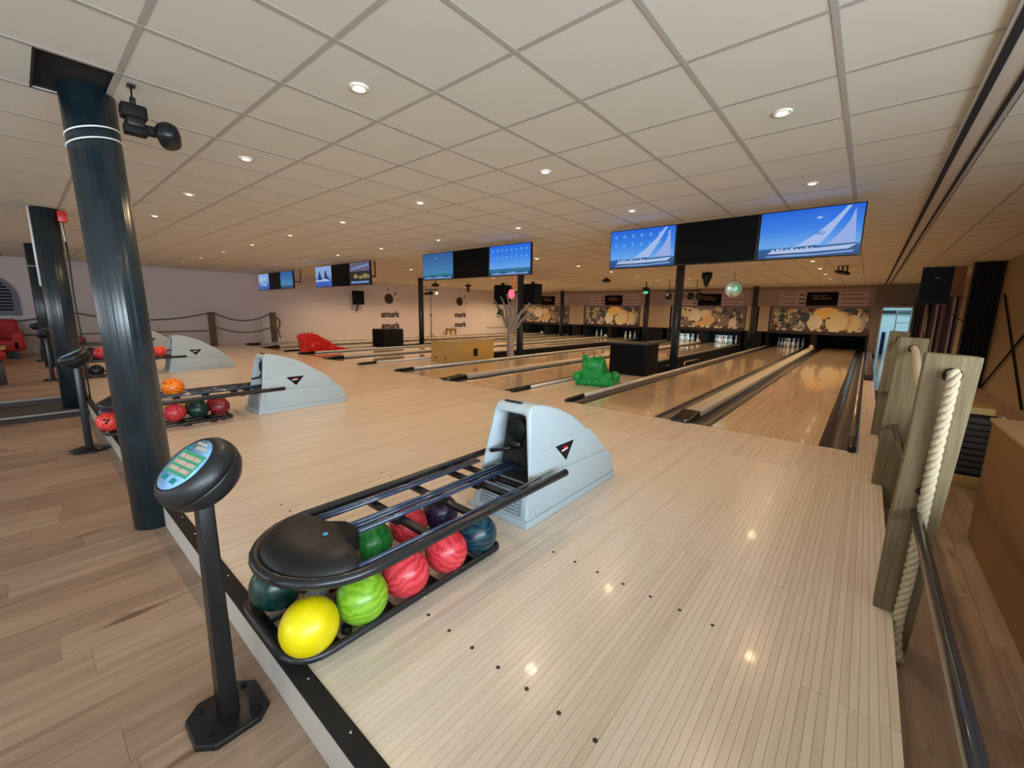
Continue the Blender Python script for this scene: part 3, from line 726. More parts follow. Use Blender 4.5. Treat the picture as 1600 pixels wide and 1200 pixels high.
# ------------------------------------------------------------------ BALL RETURN MACHINES
def ring(xw, y0, y1, z, r, rise=None, open_end=False, rad=None):
    """rounded rectangle of tube around x=+-xw, y0..y1"""
    rad = rad or xw*.95; pts = []
    for i in range(13):
        a = PI+PI/2*i/12 if False else PI*i/12
        pts.append((xw*math.cos(a) if rad >= xw*.9 else math.copysign(xw-rad, math.cos(a))+rad*math.cos(a), y0+rad-rad*math.sin(a), z))
    pts = [(xw, y1, z)]+pts+[(-xw, y1, z)]
    return pts
def hood_solid(prof, w0, w1, zt=.745, grow=0):
    mb = MB()
    def wx(z): return w0+(w1-w0)*max(0, z)/zt+grow
    mb.prism(prof, lambda y, z: (-wx(z), y, z), lambda y, z: (wx(z), y, z))
    return mb
def make_return(cx, label, loc_y=0):
    t = thing('ball_return', label, 'ball return', (cx, 0, 0))
    W0, W1 = .245, .15
    prof = [(1.90, .0), (1.965, .33), (2.025, .69), (2.05, .735), (2.10, .748), (2.24, .722), (2.38, .675), (2.52, .61), (2.63, .54), (2.72, .47), (2.82, .385), (2.92, .29), (2.985, .22), (3.035, .13), (3.045, 0)]
    me = hood_solid(prof, W0, W1).mesh('h', M_GREY); bev(me, .022, 3, 35)
    ho = link('h', me); cut = MB().prism([(-.195, .262), (.208, .262), (.133, .665), (.115, .69), (-.105, .69), (-.125, .66)], lambda x, z: (x, 1.7, z), lambda x, z: (x, 2.30, z))
    cm = cut.mesh('c'); bev(cm, .018, 2, 20); co = link('c', cm)
    md = ho.modifiers.new('b', 'BOOLEAN'); md.object = co; md.operation = 'DIFFERENCE'; md.solver = 'EXACT'
    dg = bpy.context.evaluated_depsgraph_get(); me2 = bpy.data.meshes.new_from_object(ho.evaluated_get(dg))
    bpy.data.objects.remove(ho); bpy.data.objects.remove(co)
    me2.name = 'hood'; hood = link('hood', me2, t)
    part('opening_dark', MB().prism([(-.12, .265), (.204, .265), (.130, .665), (-.06, .67)], lambda x, z: (x, 2.07, z), lambda x, z: (x, 2.075, z)), PIT, t)  # black sheets paint in the dark depth of the hood mouth
    part('opening_dark', MB().prism([(.19, .268), (.205, .265), (.131, .665), (.115, .665)], lambda x, z: (x, 1.945+z*.13, z), lambda x, z: (x, 2.075, z)), PIT, t)
    part('opening_dark', MB().box(-.185, .198, 1.965, 2.07, .263, .272), PIT, t)
    part('feed_wheel', MB().lathe([(1e-4, -.02), (.07, -.02), (.075, 0), (.07, .02), (1e-4, .02)], 20, Matrix.Translation((.04, 2.05, .58)) @ Matrix.Rotation(PI/2, 4, 'X')), BLKM, t)
    part('feed_bar', MB().cyl((-.13, 1.97, .41), (.02, 2.05, .45), .013).cyl((.0, 2.04, .46), (.07, 2.06, .48), .026), BLK, t)
    # raised lower skirts
    def shell(prof_, grow):
        mb = MB()
        for sg in (-1, 1):
            def w(z, e): return sg*(W0+(W1-W0)*max(0, z)/.745+e)
            mb.prism(prof_, lambda y, z: (w(z, -.006), y, z), lambda y, z: (w(z, grow), y, z))
        return mb
    part('side_moulding', bevmb(shell([(1.998, .29), (2.0, .42), (2.30, .455), (2.70, .478), (2.738, .468), (2.84, .383), (2.94, .285), (2.96, .25)], .005), .004), M_GREY, t)
    part('lower_skirt', bevmb(shell([(2.0, .05), (2.0, .285), (2.5, .262), (2.955, .25), (3.0, .235), (3.055, .13), (3.075, .05)], .010), .005), M_GREY, t)
    part('rear_skirt', bevmb(hood_solid([(2.72, .05), (2.72, .24), (2.955, .25), (3.0, .235), (3.055, .13), (3.075, .05)], W0, W1, grow=.004), .006), M_GREY, t)
    part('top_slot', MB().box(-.10, .04, 2.075, 2.10, .742, .7515), PIT, t)
    part('foot', bevmb(hood_solid([(1.888, 0), (1.895, .045), (3.078, .045), (3.07, 0)], W0, W1, grow=.014), .006), M_GREY, t)
    lv = MB().prism([(-.17, .06), (.19, .06), (.17, .27), (-.15, .27)], lambda x, z: (x, 1.905+z*.185-.008, z), lambda x, z: (x, 1.905+z*.185+.01, z))
    part('vent_panel', lv, M_GREYD, t)
    for i in range(9):
        z = .08+.021*i; part('louvre', MB().prism([(0, 0), (.012, -.004), (.012, .006)], lambda a, b: (-.15+.015*0, 1.905+z*.185-.006-a, z+b), lambda a, b: (.17, 1.905+z*.185-.006-a, z+b)), M_GREY, t)
    # black triangle badge on each side
    for s in (1, -1):
        def px(z, e): return s*(W0+(W1-W0)*z/.745+.005+e)
        tri = [(2.27, .437), (2.50, .437), (2.385, .318)]
        bdg = part('badge', MB().prism(tri, lambda y, z: (px(z, .0), y, z), lambda y, z: (px(z, .004), y, z)), BLK, t)
        if s > 0:
            part('badge_mark', MB().prism([(2.335, .396), (2.415, .404), (2.412, .394), (2.34, .386)], lambda y, z: (px(z, .004), y, z), lambda y, z: (px(z, .0055), y, z)), M_WHITE, bdg)
            part('badge_mark', MB().prism([(2.36, .415), (2.40, .418), (2.41, .407), (2.35, .402)], lambda y, z: (px(z, .004), y, z), lambda y, z: (px(z, .0055), y, z)), M_RED, bdg)
    # upper guard ring and rails
    zu = .315
    pts = [(.335, 2.19, zu), (.33, 1.9, zu), (.325, 1.2, zu)]+[(.325*math.cos(PI*i/14), .81-.31*math.sin(PI*i/14), zu) for i in range(15)]+[(-.325, 1.2, zu), (-.33, 1.9, zu), (-.335, 2.15, zu)]
    part('guard_rail', MB().tube(pts, .0235, 14), BLKT, t)
    for x, r, yb in ((-.235, .011, 1.94), (-.205, .011, 1.94), (-.045, .013, 2.10), (-.012, .010, 2.10), (.035, .013, 2.10), (.285, .011, 1.98)):
        part('ball_rail', MB().tube([(x, .76, zu+.012), (x, 1.3, zu+.008), (x, yb, zu+.012)], r, 10), M_BRAIL, t)
    for y in (1.14, 1.42, 1.72, 1.86):
        part('cross_plate', MB().box(-.31, .31, y-.022, y+.022, zu-.035, zu-.012), BLK, t, bevel=.004)
        part('bracket', MB().box(-.06, .03, y-.03, y+.03, zu-.05, zu-.005), BLK, t, bevel=.008)
    # black cap at the nose
    n = 24; capv = []; lv_ = [(0, 1.0, 1.0), (.03, 1.0, .99), (.062, .93, .93), (.088, .78, .78), (.10, .5, .5), (.103, .001, .001)]
    for z, sx, sy in lv_:
        for i in range(n):
            a = 2*PI*i/n; cx_, sy_ = math.cos(a), math.sin(a)
            w = .30*cx_; d = .245*sy_ if sy_ < 0 else .05*sy_**.6
            if sy_ > 0 and abs(cx_) < .55: d += .035*(1-(cx_/.55)**2)
            capv.append((w*sx, .755+d*sy, zu-.02+z*.95))
    m = MB(); fs = []
    for i in range(len(lv_)-1):
        for j in range(n): fs.append((i*n+j, i*n+(j+1) % n, (i+1)*n+(j+1) % n, (i+1)*n+j))
    m.add(capv, fs, True); m.f.append(tuple(range(n))[::-1]); m.sm.append(False)
    part('end_cap', m, mat('cap_black', (.010, .010, .011), .42, spec=.3), t)
    part('cap_tongue', MB().prism([(-.14, .77), (.15, .77), (.13, .86), (.06, .90), (-.05, .90), (-.11, .85)], lambda x, y: (x, y, zu-.02), lambda x, y: (x*.9, y-.01, zu+.045)), BLKM, t, bevel=.015)
    part('button', MB().lathe([(.012, 0), (.012, .006), (1e-4, .008)], 14, Matrix.Translation((.06, .74, zu+.076))), mat('button_blue', (.05, .2, .35), .3), t)
    part('cap_screw', MB().lathe([(.009, 0), (.009, .004)], 12, Matrix.Translation((.0, .70, zu+.076))), BLK, t)
    # lower rack
    zr = .045
    pts = []
    for (qx, qy, a0, rr) in ((.295, 1.60, 0, .05), (-.295, 1.60, PI/2, .05), (-.295, .495, PI, .13), (.295, .495, 1.5*PI, .13)):
        sx = math.copysign(1, qx); sy = 1 if qy > 1 else -1
        for i in range(7):
            a_ = a0+PI/2*i/6; pts.append((qx-sx*rr+rr*math.cos(a_), qy-sy*rr+rr*math.sin(a_), zr))
    part('lower_ring', MB().tube(pts, .017, 12, closed=True), BLKT, t)
    for x in (-.075, .075):
        part('rack_bar', MB().tube([(x, .50, .018), (x, 1.60, .018)], .009, 8), BLK, t)
    for y in (.66, .92, 1.17, 1.42):
        part('rack_plate', MB().box(-.24, .24, y-.035, y+.035, .003, .011), BLK, t)
    for s in (-1, 1):
        for y in (.74, 1.52): part('rack_foot', MB().lathe([(.022, 0), (.022, .03)], 12, Matrix.Translation((s*.20, y, 0))), BLK, t)
    part('support_post', MB().cyl((0, .72, 0), (0, .72, .32), .045, n=20), M_GREYD, t, label='grey support column under the cap')
    return t
def bevmb(mb, w):
    me = mb.mesh('t'); bev(me, w, 2, 35); o = MB(); o.v = [tuple(v.co) for v in me.vertices]; o.f = [tuple(p.vertices) for p in me.polygons]; o.sm = [True]*len(o.f); return o
RX = [-1.715, -5.985, -11.12, -15.7]
ret = make_return(RX[0], 'large pale grey ball return with black track, nearest the camera')
for i in (1, 2, 3):
    r_ = copy_tree(ret, None, (RX[i], -.06 if i == 1 else 0, 0)); r_['label'] = ['', 'grey ball return with black track, middle one right behind the nearest column', 'smaller-looking grey ball return beyond the column, third from the camera', 'farthest grey ball return, its top peeking over the third'][i]
    r_['group'] = 'ball returns'
ret['group'] = 'ball returns'
g1 = 'balls on the nearest rack'
bz = .127
ball(-1.507, .590, bz, 'yellow', 'bright yellow bowling ball at the front of the nearest rack', g1)
ball(-1.507, .812, bz, 'lime', 'lime green swirled bowling ball beside the yellow one', g1, (-.35, -.85, .25))
ball(-1.507, 1.035, bz, 'pink', 'coral pink bowling ball right behind the lime one', g1)
ball(-1.507, 1.283, bz, 'pink', 'coral pink bowling ball between another pink ball and the dark teal one', g1)
ball(-1.507, 1.506, bz, 'teal', 'dark teal marbled bowling ball at the far right end of the nearest rack', g1)
ball(-1.865, .605, bz, 'green', 'dark green bowling ball under the black cap of the nearest rack', g1)
ball(-1.80, .850, bz, 'red', 'deep red bowling ball half hidden behind the lime ball', g1)
ball(-1.865, 1.075, bz, 'bright_green', 'vivid green bowling ball seen between the rails of the nearest rack', g1)
ball(-1.87, 1.31, bz, 'pink', 'reddish pink bowling ball seen between the rails, left of the purple one', g1)
ball(-1.855, 1.535, bz, 'purple', 'dark purple bowling ball at the far left end of the nearest rack', g1)
g2 = 'balls on the middle rack'
ball(-6.00, 1.05, bz, 'pink', 'dusty pink bowling ball just right of the nearest column', g2)
ball(-6.00, 1.27, bz, 'green', 'dark green bowling ball on the middle rack', g2)
ball(-6.00, 1.49, bz, 'maroon', 'maroon marbled bowling ball at the end of the middle rack', g2)
ball(-6.24, 1.08, bz, 'yellow', 'yellow bowling ball behind the dusty pink one', g2)
ball(-6.235, 1.30, bz, 'grey', 'grey purple bowling ball behind the dark green one of the middle rack', g2)
ball(-6.23, 1.52, bz, 'red', 'red bowling ball behind the maroon one', g2)
ball(-6.00, .50, bz, 'coral', 'bright red bowling ball left of the nearest column', g2, (.9, -.3, .1))
ball(-6.00, .725, bz, 'coral', 'bright red bowling ball partly hidden by the nearest column', g2)
ball(-6.42, .56, bz, 'navy', 'dark navy bowling ball behind the two bright red ones', g2)
ball(-6.11, 1.08, .405, 'orange', 'orange bowling ball resting on the rails of the middle ball return', g2)
g3 = 'balls on the third rack'
for (x, y, c, l) in ((-10.98, .62, 'maroon', 'maroon bowling ball at the front of the third rack'), (-10.98, .85, 'black', 'black bowling ball, second along the third rack'), (-10.98, 1.08, 'red', 'dark red bowling ball in the middle of the third rack'),
                     (-10.98, 1.3, 'purple', 'purple bowling ball at the back of the third rack')):
    ball(x, y, bz, c, l, g3)
ball(-10.93, 1.80, .435, 'coral', 'bright red bowling ball up against the third grey hood', g3)
ball(-11.1, .95, .435, 'pink', 'pink bowling ball on the rails of the third ball return', g3)
ball(-11.1, 1.2, .435, 'red', 'red bowling ball on the rails of the third ball return', g3)
for (x, y, z, c, l) in ((-15.55, .9, bz, 'red', 'red bowling ball on the low rack farthest away'), (-15.55, 1.15, bz, 'black', 'black bowling ball on the low rack farthest away'), (-15.7, 1.0, .435, 'maroon', 'maroon bowling ball on top of the farthest rack')):
    ball(x, y, z, c, l, 'balls on the farthest rack')

# ------------------------------------------------------------------ KEYPAD STANDS
def keypad(x, y, z0, label, octa=True, top=.79, tilt=(-.05, -.62, .78), full=True):
    t = thing('keypad_stand', label, 'keypad stand', (x, y, z0), group='keypad stands')
    if octa:
        a = .120; b = .07; poly = [(-a, -b), (-b, -a), (b, -a), (a, -b), (a, b), (b, a), (-b, a), (-a, b)]
        part('base_plate', MB().prism(poly, lambda p, q: (p, q, .0005), lambda p, q: (p*.97, q*.97, .022)), BLK, t, bevel=.004)
        for s, u in ((-1, -1), (1, -1), (1, 1), (-1, 1)):
            part('bolt', MB().lathe([(.011, .021), (.011, .028), (.005, .030), (1e-4, .030)], 8, Matrix.Translation((s*.075, u*.075, 0))), BLKM, t)
    else: part('base_plate', MB().lathe([(.16, 0), (.16, .012), (.10, .03), (.04, .04)], 32), BLK, t)
    hz = top-z0
    # folded-sheet post that narrows towards the head
    po = MB()
    for sgn in (-1, 1):
        xc = .021*sgn
        po.prism([(-.021, -.03), (.021, -.03), (.021, .03), (-.021, .03)], lambda p, q: (p+xc, q, .02), lambda p, q: (p*.72+xc*.7, q*.8, hz-.06))
    part('post', po, mat('post_black', (.008, .008, .009), .3, spec=.4), t, bevel=.008)
    part('neck', MB().cyl((0, 0, hz-.08), (0, 0, hz-.03), .024), BLK, t)
    n = Vector(tilt).normalized(); q = n.to_track_quat('Z', 'Y'); M = Matrix.Translation((0, 0, hz+.0)) @ q.to_matrix().to_4x4() @ Matrix.Scale(.88, 4)
    part('head_shell', MB().lathe([(1e-4, -.105), (.06, -.102), (.108, -.082), (.136, -.048), (.147, -.010), (.147, .0)], 40, M), BLKM_H, t)
    part('head_bezel', MB().lathe([(.1475, .002), (.147, .02), (.139, .045), (.120, .066), (.112, .069), (.108, .066), (1e-4, .066)], 40, M), BLKM_H, t)
    k = MB().lathe([(.107, .0662), (.107, .0685), (1e-4, .0685)], 40, M)
    kf = part('keypad_face', k, mat('keypad_blue', (.16, .33, .55), .4, noise=.5, nscale=40), t, label='light blue printed keypad')
    if full:
        def quad(mb, x0, x1, y0, y1, z, h=.0015): 
            vs = [M @ Vector(p) for p in ((x0, y0, z), (x1, y0, z), (x1, y1, z), (x0, y1, z), (x0, y0, z+h), (x1, y0, z+h), (x1, y1, z+h), (x0, y1, z+h))]
            mb.add(vs, [(0, 3, 2, 1), (4, 5, 6, 7), (0, 1, 5, 4), (1, 2, 6, 5), (2, 3, 7, 6), (3, 0, 4, 7)])
        g = MB(); quad(g, -.088, .088, -.046, .048, .0683); part('green_field', g, mat('keypad_green', (.04, .28, .16), .4), kf)
        kb = MB(); kr = MB(); kt = MB()
        for r in range(3):
            for c in range(11):
                quad(kb if (r*7+c*3) % 5 else kr, -.075+.0138*c, -.064+.0138*c, -.034+.026*r, -.018+.026*r, .0697)
        for c in range(4): quad(kb, -.03+.02*c, -.016+.02*c, .062, .076, .0684); quad(kb, -.045+.024*c, -.027+.024*c, .082, .093, .0684) if c < 3 else None
        quad(kt, -.06, -.02, -.075, -.056, .0684); quad(kt, .01, .05, -.078, -.058, .0684); quad(kt, -.085, -.06, .052, .068, .0684)
        part('key', kb, mat('key_beige', (.42, .36, .28), .5), kf, stuff=True); part('key', kr, mat('key_pink', (.5, .2, .17), .5), kf, stuff=True); part('key', kt, mat('key_teal', (.0, .2, .22), .5), kf, stuff=True)
    return t
BLKM_H = mat('head_black', (.009, .010, .012), .40, spec=.4)
keypad(-1.655, .335, ZL, 'black scoring keypad stand with an octagonal foot, nearest the camera', True, .785, (.10, -.62, .78))
keypad(-6.13, .33, ZL, 'black keypad stand with a round foot left of the nearest column', False, .80, (.0, -.45, .9), False)
keypad(-10.98, .28, 0, 'black keypad stand in front of the second column', True, .80+.05, (.0, -.4, .9), False)
keypad(-14.9, .28, 0, 'thin black keypad stand farthest left', True, .85, (.0, -.35, .93), False)

# ------------------------------------------------------------------ SCREENS
def screen_mat(name, kind):
    m, nt, b = newmat(name); tc = N(nt, 'ShaderNodeTexCoord'); sp = N(nt, 'ShaderNodeSeparateXYZ'); nt.links.new(tc.outputs['Generated'], sp.inputs[0])
    cr = N(nt, 'ShaderNodeValToRGB'); nt.links.new(sp.outputs[2], cr.inputs[0])
    els = {'sail': [(0, (.005, .05, .20)), (.20, (.01, .10, .30)), (.24, (.13, .38, .85)), (.6, (.03, .22, .80)), (1, (.005, .12, .72))],
           'dim': [(0, (.01, .05, .12)), (.15, (.01, .08, .16)), (.2, (.05, .22, .42)), (1, (.01, .09, .32))],
           'castle': [(0, (.02, .08, .4)), (.3, (.03, .14, .5)), (.5, (.2, .35, .6)), (1, (.25, .4, .75))],
           'dark': [(0, (.02, .02, .04)), (.3, (.01, .01, .015)), (.6, (.015, .015, .02)), (.62, (.12, .11, .2)), (1, (.10, .10, .17))]}[kind]
    while len(cr.color_ramp.elements) > 1: cr.color_ramp.elements.remove(cr.color_ramp.elements[0])
    cr.color_ramp.elements[0].position = els[0][0]; cr.color_ramp.elements[0].color = (*els[0][1], 1)
    for p, c in els[1:]: e = cr.color_ramp.elements.new(p); e.color = (*c, 1)
    out = cr.outputs[0]
    b.inputs['Base Color'].default_value = (.01, .01, .01, 1); b.inputs['Roughness'].default_value = .2
    nt.links.new(out, b.inputs['Emission Color']); b.inputs['Emission Strength'].default_value = 1.0
    return m
SM = {k: screen_mat('screen_'+k, k) for k in ('sail', 'dim', 'castle', 'dark')}
def em(name, c, s=1.0): return mat(name, (.01, .01, .01), .3, emit=c, es=s)
E_SAIL = em('pic_sail', (.42, .58, 1.0), .85); E_SAIL2 = em('pic_sail_shade', (.33, .48, .92), .85); E_HULL = em('pic_hull', (.5, .66, 1.0), .8); E_DK = em('pic_dark', (.005, .03, .12)); E_FOAM = em('pic_foam', (.2, .4, .75), .8)
E_BUB = em('pic_bubble', (.08, .40, 1.0), .9); E_GOLD = em('pic_gold', (.25, .2, .06)); E_CLOUD = em('pic_cloud', (.5, .65, 1), .8); E_ISLE = em('pic_island', (.01, .16, .25)); E_RIG = em('pic_rigging', (.06, .2, .6))
def tv(x0, x1, zb, zt, y, label, pic, group):
    w = x1-x0; H = zt-zb
    t = thing('tv_screen', label, 'screen', ((x0+x1)/2, y, zb), group=group)
    part('case', MB().box(-w/2+.003, w/2-.003, .0, .05, 0, H), BLK, t, bevel=.006)
    part('bracket', MB().box(-.012, .012, .43, .45, H*.4, ZC-zb).box(-.012, .012, .05, .45, H*.4, H*.45).box(-.16, .16, .045, .07, H*.3, H*.6), BLKM, t)
    b = .012; W = w-2*b-.006; Hh = H-2*b
    if pic is None:
        part('display', MB().box(-W/2, W/2, -.003, .001, b, H-b), mat('screen_off', (.003, .003, .003), .3, spec=.08), t)
        return t
    dsp = part('display', MB().box(-W/2, W/2, -.003, .001, b, H-b), SM[{'sail': 'sail', 'sail2': 'sail', 'plain': 'dim', 'bubbles': 'sail', 'castle': 'castle', 'dark': 'dark', 'teal': 'dim', 'blue': 'castle'}[pic]], t)
    def P(name, m, polys):
        mb = MB()
        for k, poly in enumerate(polys):
            poly = [((u-.5)*W, b+v*Hh) for u, v in poly]
            if sum(poly[i][0]*poly[(i+1) % len(poly)][1]-poly[(i+1) % len(poly)][0]*poly[i][1] for i in range(len(poly))) < 0: poly = poly[::-1]
            n = len(poly); mb.prism(poly, lambda p, q: (p, P.y, q), lambda p, q: (p, P.y+.0008, q))
        P.y -= .0009
        part(name, mb, m, dsp, stuff=len(polys) > 9)
    P.y = -.0039
    def el(u, v, ru, rv, n=12): return [(u+ru*math.cos(2*PI*i/n), v+rv*math.sin(2*PI*i/n)) for i in range(n)]
    if pic in ('sail', 'sail2', 'bubbles'):
        if pic != 'sail':
            cols = 8 if pic == 'bubbles' else 7
            P('picture', E_BUB, [el(.09+.82*c/(cols-1), .84-.24*r, .024, .045) for r in range(3) for c in range(cols) if not (pic == 'bubbles' and r == 2 and c in (4, 6))])
    if pic in ('sail', 'sail2'):
        P('picture', E_SAIL, [[(.36, .22), (.40, .24), (.60, .50), (.74, .74), (.85, .985), (.885, .985), (.80, .72), (.72, .48), (.63, .25)]])
        P('picture', E_SAIL2, [[(.70, .235), (.80, .44), (.88, .66), (.925, .93), (.94, .6), (.955, .24)]])
        P('picture', E_RIG, [[(.935, .96), (.94, .96), (.985, .5), (.98, .5)]])
        P('picture', E_HULL, [[(.10, .10), (.14, .155), (.35, .17), (.60, .175), (.97, .205), (.90, .12), (.5, .10)]])
        P('picture', E_DK, [[(.10, .10), (.50, .095), (.42, .06), (.14, .075)], [(.40, .20), (.60, .215), (.60, .235), (.40, .21)], [(.70, .215), (.97, .235), (.97, .22), (.70, .205)]])
        P('picture', E_FOAM, [[(.08, .05), (.30, .07), (.6, .06), (.95, .09), (.95, .05), (.5, .02), (.1, .03)]])
        P('picture', E_HULL, [el(.16+.05*i, .17+.015*math.sin(i*2), .016, .03, 8) for i in range(9)]+[[(.22, .17), (.235, .17), (.32, .29), (.31, .29)]])
        if pic == 'sail':
            P('picture', E_CLOUD, [el(.60, .80, .03, .02, 10)])
            mbx = MB(); text_mb(mbx, 'AED', .045, ((.62-.5)*W, P.y-.001, b+.47*Hh), (1, 0, 0), (0, 0, 1), .0005); part('sail_lettering', mbx, E_RIG, dsp)
    if pic in ('plain', 'bubbles'):
        P('picture', E_ISLE, [[(.0, .15), (.2, .20), (.4, .16), (.7, .21), (1, .17), (1, .12), (0, .11)]])
        P('picture', E_FOAM, [[(.05, .05), (.2, .10), (.35, .05), (.6, .11), (.75, .05), (.95, .09), (.95, .02), (.05, .02)]])
        if pic == 'plain': P('picture', E_BUB, [el(.47, .80, .05, .02)])
    if pic == 'castle':
        P('picture', E_DK, [[(.1, .3), (.2, .6), (.27, .8), (.36, .5), (.42, .3)], [(.55, .3), (.6, .7), (.68, .85), (.72, .55), (.9, .3)]])
        P('picture', E_CLOUD, [[(.0, .3), (.1, .38), (.3, .33), (.6, .40), (.9, .3), (.9, .27), (0, .26)]])
    if pic == 'dark':
        P('picture', E_GOLD, [el(.3, .38, .12, .10), el(.55, .33, .10, .08), el(.78, .38, .14, .11), el(.95, .35, .05, .08)])
        P('picture', E_FOAM, [[(.05, .72), (.5, .83), (.95, .90), (.95, .83), (.5, .76), (.05, .68)], [(.05, .08), (.95, .08), (.95, .16), (.05, .16)]])
    if pic == 'blue': P('picture', E_CLOUD, [el(.3, .65, .12, .15), el(.6, .7, .12, .12), el(.35, .35, .1, .1), el(.65, .3, .12, .08)])
    return t
YT = 5.70
bank = [('nearest screen bank', -2.99, -.145, 1.975, 2.50, ('sail2', None, 'sail')), ('second screen bank', -7.35, -4.44, 1.965, 2.50, ('plain', None, 'bubbles')),
        ('third screen bank', -12.29, -9.41, 1.94, 2.515, ('castle', None, 'dark')), ('farthest screen bank', -16.68, -13.82, 1.955, 2.50, ('blue', None, 'teal'))]
desc = {'sail': 'large lit screen showing a white sailing yacht on blue, right end of the nearest bank', 'sail2': 'lit screen showing a yacht behind faint bubbles, left end of the nearest bank',
        'plain': 'lit screen of plain blue sky over a shoreline, left end of the second bank', 'bubbles': 'lit blue screen dotted with rows of pale bubbles, right end of the second bank',
        'castle': 'lit screen with dark pointed shapes on pale blue, left end of the third bank', 'dark': 'dim screen with gold shapes on black, right end of the third bank',
        'blue': 'lit screen with white patches on blue, left end of the farthest bank', 'teal': 'lit plain teal screen, right end of the farthest bank'}
for nme, a, b, zb, zt, pics in bank:
    for i, pc in enumerate(pics):
        w = (b-a)/3
        tv(a+w*i, a+w*(i+1), zb, zt, YT, desc[pc] if pc else 'switched-off black screen in the middle of the %s' % nme, pc, 'screens hung above the foul line')

# ------------------------------------------------------------------ SLEEPER POSTS, ROPES, HANDRAIL
for i, y in enumerate((2.45, 4.37, 6.29)):
    lab = ['tall weathered timber post nearest the camera, a thick rope hanging down its face', 'second weathered timber post, with a rope threaded near its top', 'third timber post, half hidden behind the second'][i]
    t = thing('timber_post', lab, 'post', (0, y, 0), group='timber posts')
    mb = MB(); zs = [ZL, .0, .4, .8, 1.19]; j = [0, .002, -.002, .003, .004]
    pl = [(.180, 0), (.365, -.004), (.362, .085), (.182, .088)]
    for k2, z in enumerate(zs): mb.v += [((px_ if q in (0, 3) else px_-.045*(1.19-z)/1.365)+j[k2]+(.014*z if q in (0, 3) else 0), py_, z+(.008 if k2 == 4 and q in (0, 3) else 0)) for q, (px_, py_) in enumerate(pl)]
    for k2 in range(4):
        for q in range(4): mb.f.append((k2*4+q, k2*4+(q+1) % 4, (k2+1)*4+(q+1) % 4, (k2+1)*4+q)); mb.sm.append(False)
    mb.f += [(3, 2, 1, 0), (16, 17, 18, 19)]; mb.sm += [False]*2
    part('timber', mb, M_POST, t, bevel=.006)
    part('rope_hole', MB().lathe([(.031, -.001), (.031, .001), (1e-4, .0015)], 20, Matrix.Translation((.291, -.002, 1.112)) @ Matrix.Rotation(PI/2, 4, 'X')), M_HOLE, t)
    if i == 0: part('knot_hole', MB().lathe([(.017, -.001), (.017, .001), (1e-4, .0015)], 14, Matrix.Translation((.265, -.002, .60)) @ Matrix.Rotation(PI/2, 4, 'X')), M_HOLE, t)
def rope_mb(path, r, pitch_, strands=3):
    """strands twisted round a smooth path"""
    pts = [Vector(p) for p in path]; L = [0]
    for a, b in zip(pts, pts[1:]): L.append(L[-1]+(b-a).length)
    tot = L[-1]; n = max(8, int(tot/pitch_*10)); mb = MB()
    samp = []
    for i in range(n+1):
        s = tot*i/n; k = max(j for j in range(len(L)) if L[j] <= s+1e-9); k = min(k, len(pts)-2)
        u = (s-L[k])/max(1e-9, L[k+1]-L[k]); samp.append((s, pts[k].lerp(pts[k+1], u), (pts[k+1]-pts[k]).normalized()))
    for st_ in range(strands):
        ps = []
        for s, p, d in samp:
            a = 2*PI*(s/pitch_+st_/strands); u = d.cross(Vector((1, .03, .02))).normalized(); w = d.cross(u)
            ps.append(p+(u*math.cos(a)+w*math.sin(a))*r*.52)
        mb.tube(ps, r*.56, 7)
    return mb
def smooth(pts, n=6):
    pts = [Vector(p) for p in pts]; out = []
    for i in range(len(pts)-1):
        p0 = pts[max(i-1, 0)]; p1 = pts[i]; p2 = pts[i+1]; p3 = pts[min(i+2, len(pts)-1)]
        for k in range(n):
            t = k/n; out.append(.5*((2*p1)+(-p0+p2)*t+(2*p0-5*p1+4*p2-p3)*t*t+(-p0+3*p1-3*p2+p3)*t**3))
    out.append(pts[-1]); return out
single('hanging_rope', rope_mb(smooth([(.292, 2.452, 1.110), (.292, 2.42, 1.122), (.290, 2.405, 1.10), (.288, 2.412, 1.0), (.284, 2.418, .8), (.281, 2.42, .5), (.278, 2.42, .2), (.270, 2.415, .0), (.272, 2.38, -.09), (.285, 2.33, ZL+.02)]), .0215, .105),
       M_ROPE, 'thick twisted natural rope hanging down the face of the nearest post', 'rope')
single('barrier_rope', rope_mb(smooth([(.292, 4.375, 1.11), (.292, 4.33, 1.115), (.30, 4.2, 1.07), (.30, 3.8, .95), (.30, 3.4, .92), (.30, 2.9, .99), (.30, 2.56, 1.08), (.30, 2.535, 1.09)]), .0215, .06),
       M_ROPE, 'thick twisted rope sagging between the first two timber posts', 'rope')
single('barrier_rope', rope_mb(smooth([(.292, 6.29, 1.11), (.292, 6.25, 1.1), (.30, 5.9, .98), (.30, 5.4, .92), (.30, 4.8, .99), (.30, 4.46, 1.09)]), .0215, .10),
       M_ROPE, 'thick twisted rope sagging behind the second timber post', 'rope')
single('handrail', MB().tube([(.262, 2.449, .502), (.262, 1.0, .502), (.262, -1.2, .502)], .0195, 18), mat('handrail_black', (.015, .018, .024), .18, coat=.6), 'round black handrail running from the nearest timber post towards the camera', 'handrail')
single('handrail', MB().tube([(.262, 4.368, .502), (.262, 2.538, .502)], .0195, 14), MATS['handrail_black'], 'round black handrail between the first two timber posts', 'handrail')
single('handrail', MB().tube([(.262, 6.288, .502), (.262, 4.458, .502)], .0195, 14), MATS['handrail_black'], 'round black handrail behind the second timber post', 'handrail')

